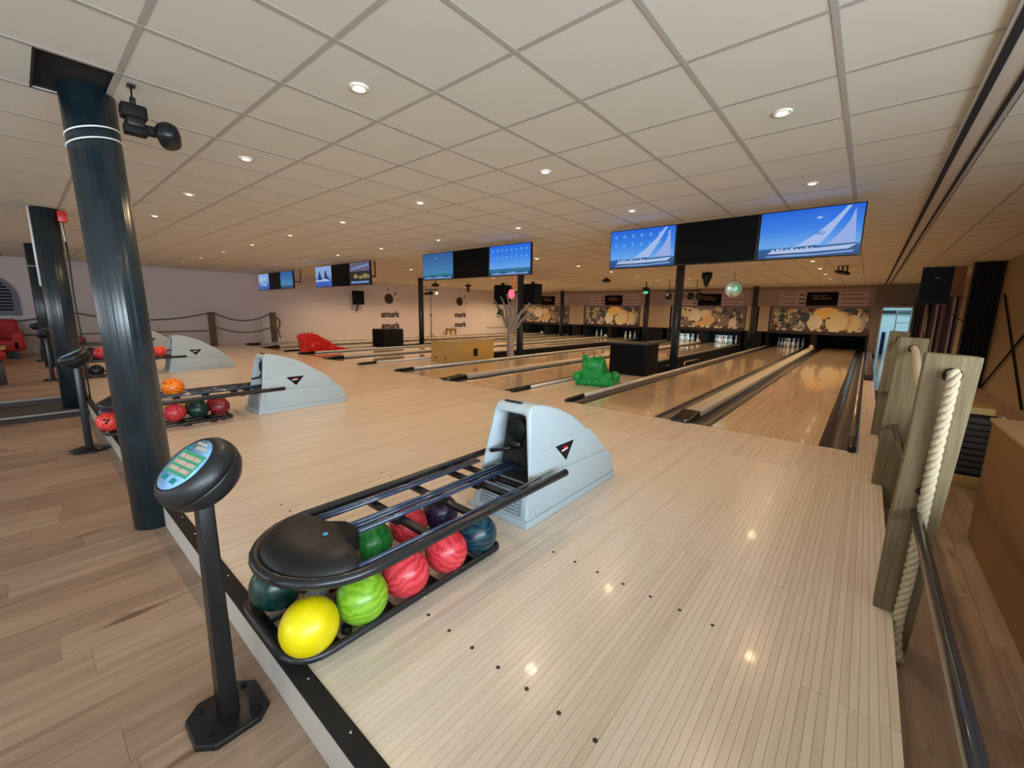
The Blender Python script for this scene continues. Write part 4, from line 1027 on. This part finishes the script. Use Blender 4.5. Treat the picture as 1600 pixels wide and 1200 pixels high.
# ------------------------------------------------------------------ RIGHT SIDE
t = thing('wooden_counter', 'orange-brown board counter low at the right edge', 'counter', (.72, 0, ZL))
part('side_panel', MB().box(0, .03, -2.0, 4.15, 0, .84), M_MDF, t)
part('end_panel', MB().box(.03, 1.35, 4.12, 4.15, 0, .84), M_MDF, t)
part('worktop', MB().box(-.01, 1.36, -2.0, 4.17, .84, .865), M_MDFE, t, bevel=.004)
t = thing('slatted_crate', 'stack of dark slats behind the timber posts', 'crate', (.86, 5.7, ZL))
for i in range(9): part('slat', MB().box(-.10, .13, -.25, .25, .13+.058*i, .175+.058*i), mat('dark_slat', (.035, .03, .028), .7), t, bevel=.004)
part('upright', MB().box(.13, .155, -.25, -.22, .1, .68), M_MDFE, t); part('upright', MB().box(.13, .155, .22, .25, .1, .68), M_MDFE, t)
part('base_board', MB().box(-.13, .16, -.28, .28, .0, .10), M_PLY, t, bevel=.005)
part('filler', MB().box(-.08, .12, -.23, .23, .10, .66), PIT, t)
part('top_box', MB().box(-.06, .10, -.2, .1, .67, .73), M_PLY, t)
# loudspeaker on pole
t = thing('loudspeaker', 'black loudspeaker on a pole behind the timber posts at right', 'speaker', (.62, 8.0, 1.53))
sp_ = MB().prism([(-.15, -.16), (.15, -.16), (.11, .14), (-.11, .14)], lambda a, b: (a, b, 0), lambda a, b: (a, b, .475)); part('cabinet', sp_, BLKM, t, bevel=.012)
part('grille', MB().box(-.135, .135, -.172, -.158, .02, .455), mat('speaker_grille', (.005, .005, .006), .7, spec=.12), t)
part('badge', MB().box(-.02, .02, -.175, -.17, .33, .337), M_GREYD, t)
t = thing('speaker_pole', 'black pole stand carrying the loudspeaker at right', 'stand', (.62, 8.0, ZL))
part('pole', MB().cyl((0, 0, .35), (0, 0, 1.705), .02), BLK, t)
for a in (0, 2.1, 4.2): part('leg', MB().tube([(0, 0, .9), (.45*math.cos(a), .45*math.sin(a), .012)], .012, 8), BLK, t)
# curtains
def curtain(name, x0, x1, y, z0, z1, mats, label, folds, amp=.05):
    t = thing(name, label, 'curtain', ((x0+x1)/2, y, z0)); nf = folds; w = x1-x0
    for q, m in enumerate(mats):
        mb = MB(); k = 6
        for f in range(q, nf, len(mats)):
            vs = []
            for i in range(k+1):
                u = (f+i/k)/nf; a = amp*math.sin(2*PI*(f*.5+i/k*.5)*1.0)*1
                vs += [(-w/2+w*u, amp*math.cos(PI*(f+i/k)), 0), (-w/2+w*u, amp*.7*math.cos(PI*(f+i/k)), z1-z0)]
            mb.add(vs, [(2*i, 2*i+2, 2*i+3, 2*i+1) for i in range(k)], True)
        part('fold', mb, m, t)
    return t
curtain('stage_curtain', 1.62, 2.10, 13.7, ZL+.01, ZC-.01, [mat('curtain_black', (.012, .012, .015), .8), mat('curtain_grey', (.03, .03, .036), .8)], 'floor-length black curtain at the far right by the tan wall', 14, .05)
curtain('striped_curtain', 1.03, 1.62, 14.4, ZL+.01, 1.85, [mat('stripe_mauve', (.20, .13, .14), .8), mat('stripe_cream', (.42, .34, .34), .8), mat('stripe_maroon', (.07, .03, .04), .8)], 'mauve and cream striped curtain left of the black curtain', 13, .04)
curtain('dark_curtain', .84, 1.02, 14.6, ZL+.01, 1.85, [mat('stripe_dark', (.03, .025, .03), .8), mat('stripe_grey', (.09, .08, .085), .8)], 'dark grey-streaked curtain beside the far doorway', 5, .04)
single('partition_board', MB().box(1.0, 1.66, 14.8, 14.86, ZL, ZC), mat('partition_orange', (.30, .15, .06), .6), 'orange-brown partition board behind the striped curtain', 'partition')
single('curtain_rail', MB().tube([(.83, 14.3, ZL), (.83, 14.3, 1.86), (1.75, 14.3, 1.84), (1.75, 14.3, ZL)], .014, 8), BLK, 'thin black rail along the top of the striped curtain', 'rail')
single('diagonal_strut', MB().tube([(1.05, 14.0, ZL), (1.05, 14.0, 1.75), (1.68, 14.0, 1.27), (2.08, 14.0, 1.26)], .013, 8), BLK, 'thin dark strut slanting across the striped curtain', 'strut')
single('wall_brace', MB().tube([(2.085, 13.3, 1.86), (2.085, 10.43, -.1)], .017, 8), BLKM, 'dark brace on the tan wall sloping down towards the counter', 'brace')
single('wall_brace', MB().tube([(2.075, 13.6, -.15), (2.075, 8.6, 2.4)], .017, 8), BLKM, 'dark brace on the tan wall rising towards the right edge', 'brace')

# ------------------------------------------------------------------ LANE-SIDE OBJECTS
t = thing('subwoofer', 'large black loudspeaker cabinet on the aisle behind the green ramp', 'speaker', (-3.95, 8.95, 0))
part('cabinet', MB().box(-.42, .42, -.36, .36, .02, .68), BLKM, t, bevel=.015)
part('grille', MB().box(-.38, .38, -.375, -.36, .06, .64), MATS['speaker_grille'], t)
part('lid', MB().box(-.45, .45, -.40, .40, .68, .705), mat('lid_dark', (.04, .038, .036), .5), t)
for s in (-1, 1): part('foot', MB().box(s*.38-.03, s*.38+.03, -.3, .3, 0, .02), BLK, t)
t = thing('subwoofer', 'square black loudspeaker cabinet on the far aisle right of the red ramp', 'speaker', (-13.25, 8.65, 0))
part('cabinet', MB().box(-.38, .38, -.40, .40, .02, .66), BLKM, t, bevel=.015); part('grille', MB().box(-.35, .35, -.415, -.40, .06, .62), MATS['speaker_grille'], t)
part('foot', MB().box(-.3, .3, -.3, .3, 0, .02), BLK, t)
t = thing('plywood_box', 'low plywood box on the aisle in front of the white tree', 'box', (-8.36, 7.75, 0))
part('body', MB().box(-.47, .47, -.68, .78, .0, .53), M_PLY, t, bevel=.004)
part('lid', MB().box(-.48, .48, -.69, .79, .53, .55), mat('ply_top', (.40, .27, .12), .5), t)
part('corner_post', MB().box(.445, .478, -.692, -.66, 0, .53), M_MDFE, t)
part('vent_plate', MB().box(.47, .476, -.02, .14, .16, .36), BLK, t)
for x in (-.28, .12): part('hand_hole', MB().box(x-.04, x+.04, -.686, -.68, .10, .13), PIT, t)
# white tree
t = thing('decorative_tree', 'bare white-painted tree standing beside the thin black column', 'tree', (-8.1, 9.5, 0))
part('trunk', MB().tube(smooth([(0, 0, 0), (-.02, 0, .3), (-.01, 0, .6), (-.02, 0, .95), (0, 0, 1.15)]), [.115-.0015*i for i in range(25)], 14), M_TREE, t)
rb = random.Random(5)
for k2, (dx, dz, r) in enumerate(((-.75, .95, .055), (-.45, 1.05, .05), (-.1, 1.1, .05), (.25, 1.05, .055), (.62, .85, .07), (.80, .62, .05))):
    b_ = smooth([(0, 0, .75), (dx*.3, rb.uniform(-.05, .05), .75+dz*.28), (dx*.62, rb.uniform(-.1, .1), .75+dz*.62), (dx, rb.uniform(-.1, .1), .75+dz)], 5)
    part('branch', MB().tube(b_, [r*(1.25-.06*i) for i in range(len(b_))], 10), M_TREE, t)
    for q in range(2):
        s0 = b_[8+3*q]; part('twig', MB().tube([s0, s0+Vector((dx*.22+rb.uniform(-.12, .12), rb.uniform(-.1, .1), .22))], [.02, .008], 6), M_TREE, t)
iv = MB(); rv = random.Random(3)
for q in range(70):
    c_ = Vector((-.28+rv.gauss(0, .07), -.2+rv.gauss(0, .05), 1.33+rv.gauss(0, .08))); a = Vector((rv.uniform(-1, 1), rv.uniform(-1, 1), rv.uniform(-1, 1))).normalized()*.045; b = a.cross(Vector((.3, .5, 1))).normalized()*.03
    iv.add([c_-a, c_+b, c_+a, c_-b], [(0, 1, 2, 3)])
o = single('ivy_tuft', iv, mat('leaf_green', (.02, .12, .03), .6), 'small dark green leafy tuft caught in the white tree', 'plant', loc=(-8.1, 9.5, 0)); o['kind'] = 'stuff'
for x, l in ((-8.80, 'left'), (-7.62, 'right')):
    t = thing('loudspeaker', 'black loudspeaker on the %s side of the white tree' % l, 'speaker', (x, 9.9, 1.56))
    part('cabinet', MB().box(-.225, .225, -.17, .17, 0, .59), BLKM, t, bevel=.03); part('grille', MB().box(-.20, .20, -.18, -.165, .03, .56), MATS['speaker_grille'], t)
    part('bracket', MB().tube([(0, .17, .3), ((-8.12-x)*.8, .16, .4)], .02, 8).tube([(0, 0, .58), (0, 0, .66)], .05, 10), BLK, t)
t = thing('effect_light', 'small glowing pink effect lamp on the column behind the tree', 'lamp', (-8.34, 9.78, 1.87))
part('glass', MB().sphere((0, 0, 0), .10, 16, (1, 1, 1.5)), mat('pink_glow', (.5, .05, .08), .3, emit=(1, .12, .16), es=1.6), t)
part('cap', MB().cyl((0, 0, .14), (0, 0, .2), .04), BLK, t)
single('light_strip', MB().tube([(-8.27, 9.84, 2.05), (-8.27, 9.84, 2.55)], .015, 8), mat('red_glow', (.3, .03, .02), .4, emit=(.8, .10, .05), es=.8), 'thin red glowing strip above the pink lamp', 'lamp')
# green crocodile-like ramp
def ramp_creature(name, m, label, x, y, rz, sc_):
    t = thing(name, label, 'ball ramp', (x, y, 0), rz)
    t.scale = (sc_, sc_, sc_)
    part('base', MB().box(-.36, .36, -.25, .42, 0, .13), m, t, bevel=.03)
    part('body', MB().prism([(-.25, .10), (-.28, .44), (-.20, .52), (.0, .50), (.20, .30), (.42, .12)], lambda a, b: (-.24, a, b), lambda a, b: (.16, a, b)), m, t, bevel=.05, seg=3)
    part('chute', MB().prism([(.05, .42), (.42, .14), (.42, .20), (.05, .48)], lambda a, b: (-.16, a, b), lambda a, b: (.08, a, b)), m, t, bevel=.01)
    part('head', MB().sphere((-.06, -.16, .40), .16, 18, (1.25, .95, .9)), m, t)
    for s in (-1, 1): part('eye', MB().sphere((-.06+s*.15, -.16, .53), .055, 12).sphere((-.06+s*.15, -.21, .54), .03, 10), m, t)
    part('foreleg', MB().cyl((.22, -.30, .15), (.22, .02, .17), .105, n=18).cyl((.22, -.31, .15), (.22, -.335, .15), .075, n=18), m, t)
    part('foreleg', MB().sphere((-.32, -.2, .16), .11, 14, (1, 1.3, 1)), m, t)
    part('tail', MB().sphere((.30, .20, .14), .11, 14, (1, 1.5, 1)), m, t)
    for i in range(7): part('spike', MB().lathe([(.035, 0), (1e-4, .07)], 6, Matrix.Translation((-.04+.0*i, -.14+.075*i, .53-.042*i))), m, t)
    for i in range(5): part('toe', MB().sphere((-.3+.14*i, -.25, .06), .045, 10), m, t)
    return t
ramp_creature('bowling_ramp', M_GREEN, 'green plastic dragon-shaped bowling ramp on the aisle beside the second lane', -3.81, 7.02, .25, .98)
t = thing('bowling_ramp', 'red plastic dragon-shaped bowling ramp with a ridged back on the far aisle', 'ball ramp', (-13.28, 6.25, 0), 0)
part('body', MB().prism([(-.62, 0), (-.66, .38), (-.72, .47), (-.60, .56), (-.30, .56), (.0, .36), (.32, .16), (.72, .05), (.72, 0)], lambda a, b: (-.26, a, b), lambda a, b: (.30, a, b)), M_RED, t, bevel=.03)
part('snout', MB().sphere((.02, -.62, .45), .13, 14, (1.6, .9, .8)), M_RED, t)
for i in range(9): part('spike', MB().lathe([(.045, -.02), (1e-4, .075)], 6, Matrix.Translation((.02, -.56+.115*i, .57-.0*i-.0055*i*i-.008*i if i > 2 else .56))), M_RED, t)
part('side_leg', MB().sphere((.30, -.35, .18), .16, 14, (.5, 1.2, 1.1)).sphere((.30, .15, .10), .10, 12, (.5, 1.4, 1)), M_RED, t)
part('chute_edge', MB().box(.24, .33, -.6, .8, 0, .05), M_RED, t, bevel=.01)

# stage lights under the ceiling over the lanes
def par_light(x, y, label, kind, z=2.36):
    t = thing('stage_light', label, 'stage light', (x, y, z), group='small stage lights under the ceiling')
    part('stem', MB().cyl((0, 0, .02), (0, 0, ZC-z), .018), BLK, t)
    if kind == 'disc': part('body', MB().lathe([(1e-4, -.05), (.10, -.05), (.16, 0), (.12, .05), (.04, .09)], 18), BLK, t); 
    if kind == 'loop': part('body', MB().lathe([(1e-4, -.05), (.13, -.04), (.18, 0), (.13, .04), (1e-4, .05)], 20, Matrix.Rotation(.25, 4, 'Y')), BLK, t); part('yoke', MB().tube([(-.09, 0, .02), (-.09, 0, .13), (-.05, 0, .18), (.05, 0, .18), (.09, 0, .13), (.09, 0, .02)], .017, 8), BLK, t)
    if kind == 'cone': part('body', MB().lathe([(.03, -.28), (.08, -.16), (.12, -.02), (.12, .08), (.05, .14)], 16), BLK, t); part('yoke', MB().box(-.14, .14, -.03, .03, -.02, .14), BLK, t, bevel=.01)
    if kind == 't': part('body', MB().box(-.12, .12, -.06, .06, .05, .14).cyl((0, 0, -.18), (0, 0, .1), .055), BLK, t)
    if kind == 'green':
        part('body', MB().box(-.10, .10, -.08, .08, 0, .16), BLK, t, bevel=.01); part('lens', MB().sphere((0, -.02, -.03), .09, 14, (1.1, 1, .7)), mat('green_glow', (.02, .3, .2), .3, emit=(.05, .55, .32), es=1.1), t)
    return t
par_light(-.63, 13.3, 'black round stage light with a loop yoke, under the right end of the nearest screen', 'loop', 2.42)
par_light(-3.75, 13.2, 'black cone-shaped stage light near the mirror ball', 'cone', 2.42)
par_light(-7.1, 13.4, 'black flat stage light between the second screen bank and the nearest', 'disc', 2.45)
par_light(-13.8, 13.2, 'black T-shaped stage light right of the light stand', 't', 2.36)
par_light(-12.9, 10.6, 'small black stage light beside the thin column left of the plywood box', 'disc', 2.3)
par_light(-6.75, 16.0, 'small stage light with a green glowing lens', 'green', 2.2)
t = thing('light_bar', 'black bar with three lamps hanging behind the thin trench column', 'stage light', (-5.35, 16.0, 2.2))
part('bar', MB().tube([(-.65, 0, 0), (.65, 0, 0)], .025, 8), BLK, t)
for x in (-.5, .5): part('hanger', MB().cyl((x, 0, 0), (x, 0, ZC-2.2), .012), BLK, t)
for x in (-.5, -.05, .3, .6): part('lamp_can', MB().lathe([(.05, .09), (.11, .05), (.12, -.12), (.10, -.12), (.09, 0), (1e-4, .02)], 14, Matrix.Translation((x, 0, -.16)) @ Matrix.Rotation(-.5, 4, 'X')), BLK, t)
# mirror ball
t = thing('mirror_ball', 'silver and green mirror ball hanging in front of the pin wall', 'mirror ball', (-3.19, 14.0, 2.11))
mb = MB(); nr = 14
for i in range(nr):
    a0 = PI*i/nr; a1 = PI*(i+1)/nr-.02; nn = max(6, int(28*math.sin((a0+a1)/2)))
    for j in range(nn):
        b0 = 2*PI*j/nn; b1 = 2*PI*(j+1)/nn-.03; r = .232
        mb.add([(r*math.sin(a)*math.cos(b), r*math.sin(a)*math.sin(b), r*math.cos(a)) for a, b in ((a0+.001, b0), (a1, b0), (a1, b1), (a0+.001, b1))], [(0, 1, 2, 3)])
part('core', MB().sphere((0, 0, 0), .226, 20), mat('mirror_core', (.1, .12, .12), .4), t)
part('mirror_facet', mb, mat('mirror_facet', (.70, .82, .78), .35, metal=.55), t, stuff=True)
part('cord', MB().cyl((0, 0, .22), (0, 0, ZC-2.11), .008), BLK, t)
gl = bpy.data.lights.new('green_ball_fill', 'SPOT'); gl.energy = 120; gl.color = (.1, 1, .6); gl.spot_size = .3; gl.shadow_soft_size = .03  # added lamp tinting the mirror ball green, without a fixture
go = bpy.data.objects.new('green_ball_fill', gl); COL.objects.link(go); go.location = (-1.6, 12.0, 2.3); go.rotation_euler = (Vector((-1.6, 12.0, 2.3))-Vector((-3.19, 14.0, 2.11))).to_track_quat('Z', 'Y').to_euler()
wl_ = bpy.data.lights.new('white_ball_fill', 'SPOT'); wl_.energy = 70; wl_.spot_size = .3; wl_.shadow_soft_size = .03  # second added lamp, brightens the mirror ball from the left
wo = bpy.data.objects.new('white_ball_fill', wl_); COL.objects.link(wo); wo.location = (-4.6, 12.6, 2.4); wo.rotation_euler = (Vector((-4.6, 12.6, 2.4))-Vector((-3.19, 14.0, 2.11))).to_track_quat('Z', 'Y').to_euler()
# light stand
t = thing('light_stand', 'thin lighting stand with lamp bar near the far side wall', 'light stand', (-14.95, 12.0, 0))
part('pole', MB().tube([(0, 0, .1), (-.0, 0, 1.15)], .02, 8).tube([(0, 0, 1.1), (0, 0, 2.25)], .013, 8), mat('stand_brown', (.10, .05, .045), .5), t)
part('collar', MB().cyl((0, 0, 1.1), (0, 0, 1.18), .035), BLK, t)
for a in (.3, 2.4, 4.5): part('leg', MB().tube([(0, 0, .35), (.3*math.cos(a), .3*math.sin(a), .01)], .012, 6), BLK, t)
part('bar', MB().tube([(-.45, 0, 2.25), (.5, 0, 2.25)], .02, 8), BLK, t)
for x in (-.3, -.05): part('lamp_can', MB().cyl((x-.12, 0, 2.1), (x+.12, 0, 2.1), .08), BLK, t)
part('lamp_face', MB().lathe([(1e-4, 0), (.06, 0), (.07, -.05)], 14, Matrix.Translation((.45, -.05, 2.1)) @ Matrix.Rotation(.9, 4, 'X')), mat('white_glow', (.8, .8, .8), .3, emit=(1, .95, .9), es=1.0), t)

# ------------------------------------------------------------------ SIDE WALL FITTINGS
XW = -17.69
t = thing('loudspeaker', 'small black loudspeaker high on the far side wall', 'speaker', (-17.45, 9.95, 1.55))
part('cabinet', MB().box(-.15, .12, -.22, .22, 0, .60), BLKM, t, bevel=.02); part('grille', MB().box(.12, .13, -.19, .19, .03, .57), MATS['speaker_grille'], t)
part('bracket', MB().tube([(-.22, 0, -.3), (-.1, 0, -.1), (-.05, 0, .05)], .03, 8), BLK, t)
M_LOGO = mat('logo_black', (.03, .02, .02), .6)
for k2, (y, s) in enumerate(((11.72, 1.0), (16.3, 1.05))):
    t = thing('wall_logo', 'black ball-and-pins emblem over two words on the side wall, %s' % ('left one' if k2 == 0 else 'right one'), 'wall sign', (XW, y, 0), group='emblems on the side wall')
    m = MB().lathe([(.24, 0), (.24, .004)], 24, Matrix.Translation((0, -.05, 1.86)) @ Matrix.Rotation(PI/2, 4, 'Y'))
    part('ball_mark', m, M_LOGO, t)
    pm = MB(); rot = -.7
    for (dy, dz, sc2) in ((.32, 2.12, .26), (-.08, 2.28, .16), (.48, 1.80, .14)):
        pts = [(-a, b) for a, b in PINP[1:-1]][::-1]; pts = PINP[1:]+pts
        pts = [((a*math.cos(rot)-(b-.7)*math.sin(rot))*sc2*.5+dy, (a*math.sin(rot)+(b-.7)*math.cos(rot))*sc2*.5+dz) for a, b in pts]
        pm.prism(pts, lambda a, b: (0, a, b), lambda a, b: (.004, a, b))
    part('pin_mark', pm, mat('logo_brown', (.10, .07, .06), .6), t)
    for zz in (1.12, .58):
        mm = MB(); text_mb(mm, 'smurk' if k2 == 0 else 'murk', .40, (.006, .0, zz), (0, 1, 0), (0, 0, 1), .003); part('lettering', mm, M_LOGO, t)
t = thing('wall_hatch', 'small brown wooden rack against the side wall right of the light stand', 'rack', (-17.55, 15.45, 0))
part('frame', MB().box(0, .06, -.36, -.30, 0, .38).box(0, .06, .30, .36, 0, .38).box(0, .06, -.36, .36, .32, .38).box(0, .05, -.03, .03, 0, .32), mat('rack_brown', (.22, .12, .05), .6), t)
part('back', MB().box(-.02, 0, -.34, .34, 0, .34), M_BOARD, t)
single('wall_rail', MB().box(-17.69, -17.66, 18.4, 20.6, .37, .42), M_BOARD, 'thin tan strip on the side wall behind the white tree', 'rail')
# arched window with slats on the far-left wall
wn = structure('window_3', None, None, (-17.69, -.33, 0))
arch = [(.0, .98), (.44, .98), (.44, 1.35)]
pts = [(-.5, 1.03), (.42, 1.03)]+[(.42-.0-.46*(1-math.cos(a)), 1.45+.62*math.sin(a)) for a in [PI/2*i/8 for i in range(9)]]+[(-.5, 2.07)]
part('window_frame', MB().prism([(a, b) for a, b in pts], lambda a, b: (0, a, b), lambda a, b: (.03, a, b)), mat('window_dark', (.10, .10, .14), .5), wn)
for i in range(9):
    z = 1.16+.085*i; ymax = .30 if z < 1.6 else .30-.9*(z-1.6)**1.4
    part('slat', MB().box(.03, .045, -.5, ymax, z, z+.05), PIT, wn)
# rope posts and ropes along the side wall
XR = -17.35
for y, z0, lab in ((4.35, 0, 'brown timber post by the side wall, left one'), (6.32, 0, 'brown timber post with a coil of rope at the side wall, right one')):
    t = thing('timber_post', lab, 'post', (XR, y, z0), group='far timber posts')
    part('timber', MB().box(-.07, .07, -.09, .09, 0, 1.17), mat('post_brown', (.11, .075, .04), .8, noise=.2), t, bevel=.01)
    if y > 5: part('rope_coil', MB().tube(smooth([(.08, .10, 1.0), (.1, .2, .8), (.1, .12, .5), (.1, .18, .2)]), .03, 8), M_ROPED, t)
def sag(y0, y1, z0, z1, d): return smooth([(XR+.0, y0, z0), (XR, y0+(y1-y0)*.25, z0+(z1-z0)*.25-d*.75), (XR, (y0+y1)/2, (z0+z1)/2-d), (XR, y0+(y1-y0)*.75, z0+(z1-z0)*.75-d*.75), (XR, y1, z1)])
for a, b, z0, z1, d, lab in ((-1.6, 1.0, .80, 1.12, .12, 'upper brown rope left of the columns on the side wall'), (1.0, 4.28, 1.12, 1.13, .22, 'upper brown rope sagging to the left far timber post'), (4.42, 6.25, 1.13, 1.13, .26, 'upper brown rope between the two far timber posts'), (4.42, 6.25, .66, .62, .2, 'lower brown rope between the two far timber posts')):
    single('barrier_rope', MB().tube(sag(a, b, z0, z1, d), .022, 8), M_ROPED, lab, 'rope', 'ropes along the side wall')
single('barrier_bar', MB().tube([(XR, -1.0, .50), (XR, 4.27, .53)], .018, 8), M_ROPED, 'straight thin brown bar low along the side wall', 'bar')
# lounge seats at the far left
t = thing('sofa', 'red upholstered bench against the far left wall', 'sofa', (-16.3, -1.27, 0))
part('seat', MB().box(-.6, .45, -1.0, 1.25, .18, .46), M_REDF, t, bevel=.05); part('backrest', MB().box(-.75, -.40, -1.0, 1.25, .4, .95), M_REDF, t, bevel=.07)
part('arm', MB().box(-.6, .45, 1.10, 1.32, .2, .66), M_REDF, t, bevel=.05); part('plinth', MB().box(-.6, .40, -.95, 1.2, 0, .18), BLK, t)
single('low_table', MB().box(-14.9, -14.1, -1.4, -.25, .36, .41).box(-14.8, -14.2, -1.3, -.35, 0, .36), M_PLY, 'low wooden table in front of the red bench', 'table', bevel=.01)
t = thing('stool', 'red topped stool with a grey base at the left edge', 'stool', (-11.0, -.44, 0))
part('seat', MB().lathe([(.2, .40), (.24, .42), (.24, .52), (.2, .56), (1e-4, .57)], 24), M_REDF, t); part('base', MB().lathe([(.20, 0), (.20, .40)], 24), mat('stool_grey', (.06, .065, .08), .5), t)
t = thing('cushion', 'small white patterned cushion leaning on the red bench', 'cushion', (-15.75, -.55, .46))
part('body', MB().box(-.06, .06, -.18, .18, 0, .32), mat('cushion_white', (.5, .46, .44), .8, noise=.5, nscale=30), t, bevel=.05, seg=3)
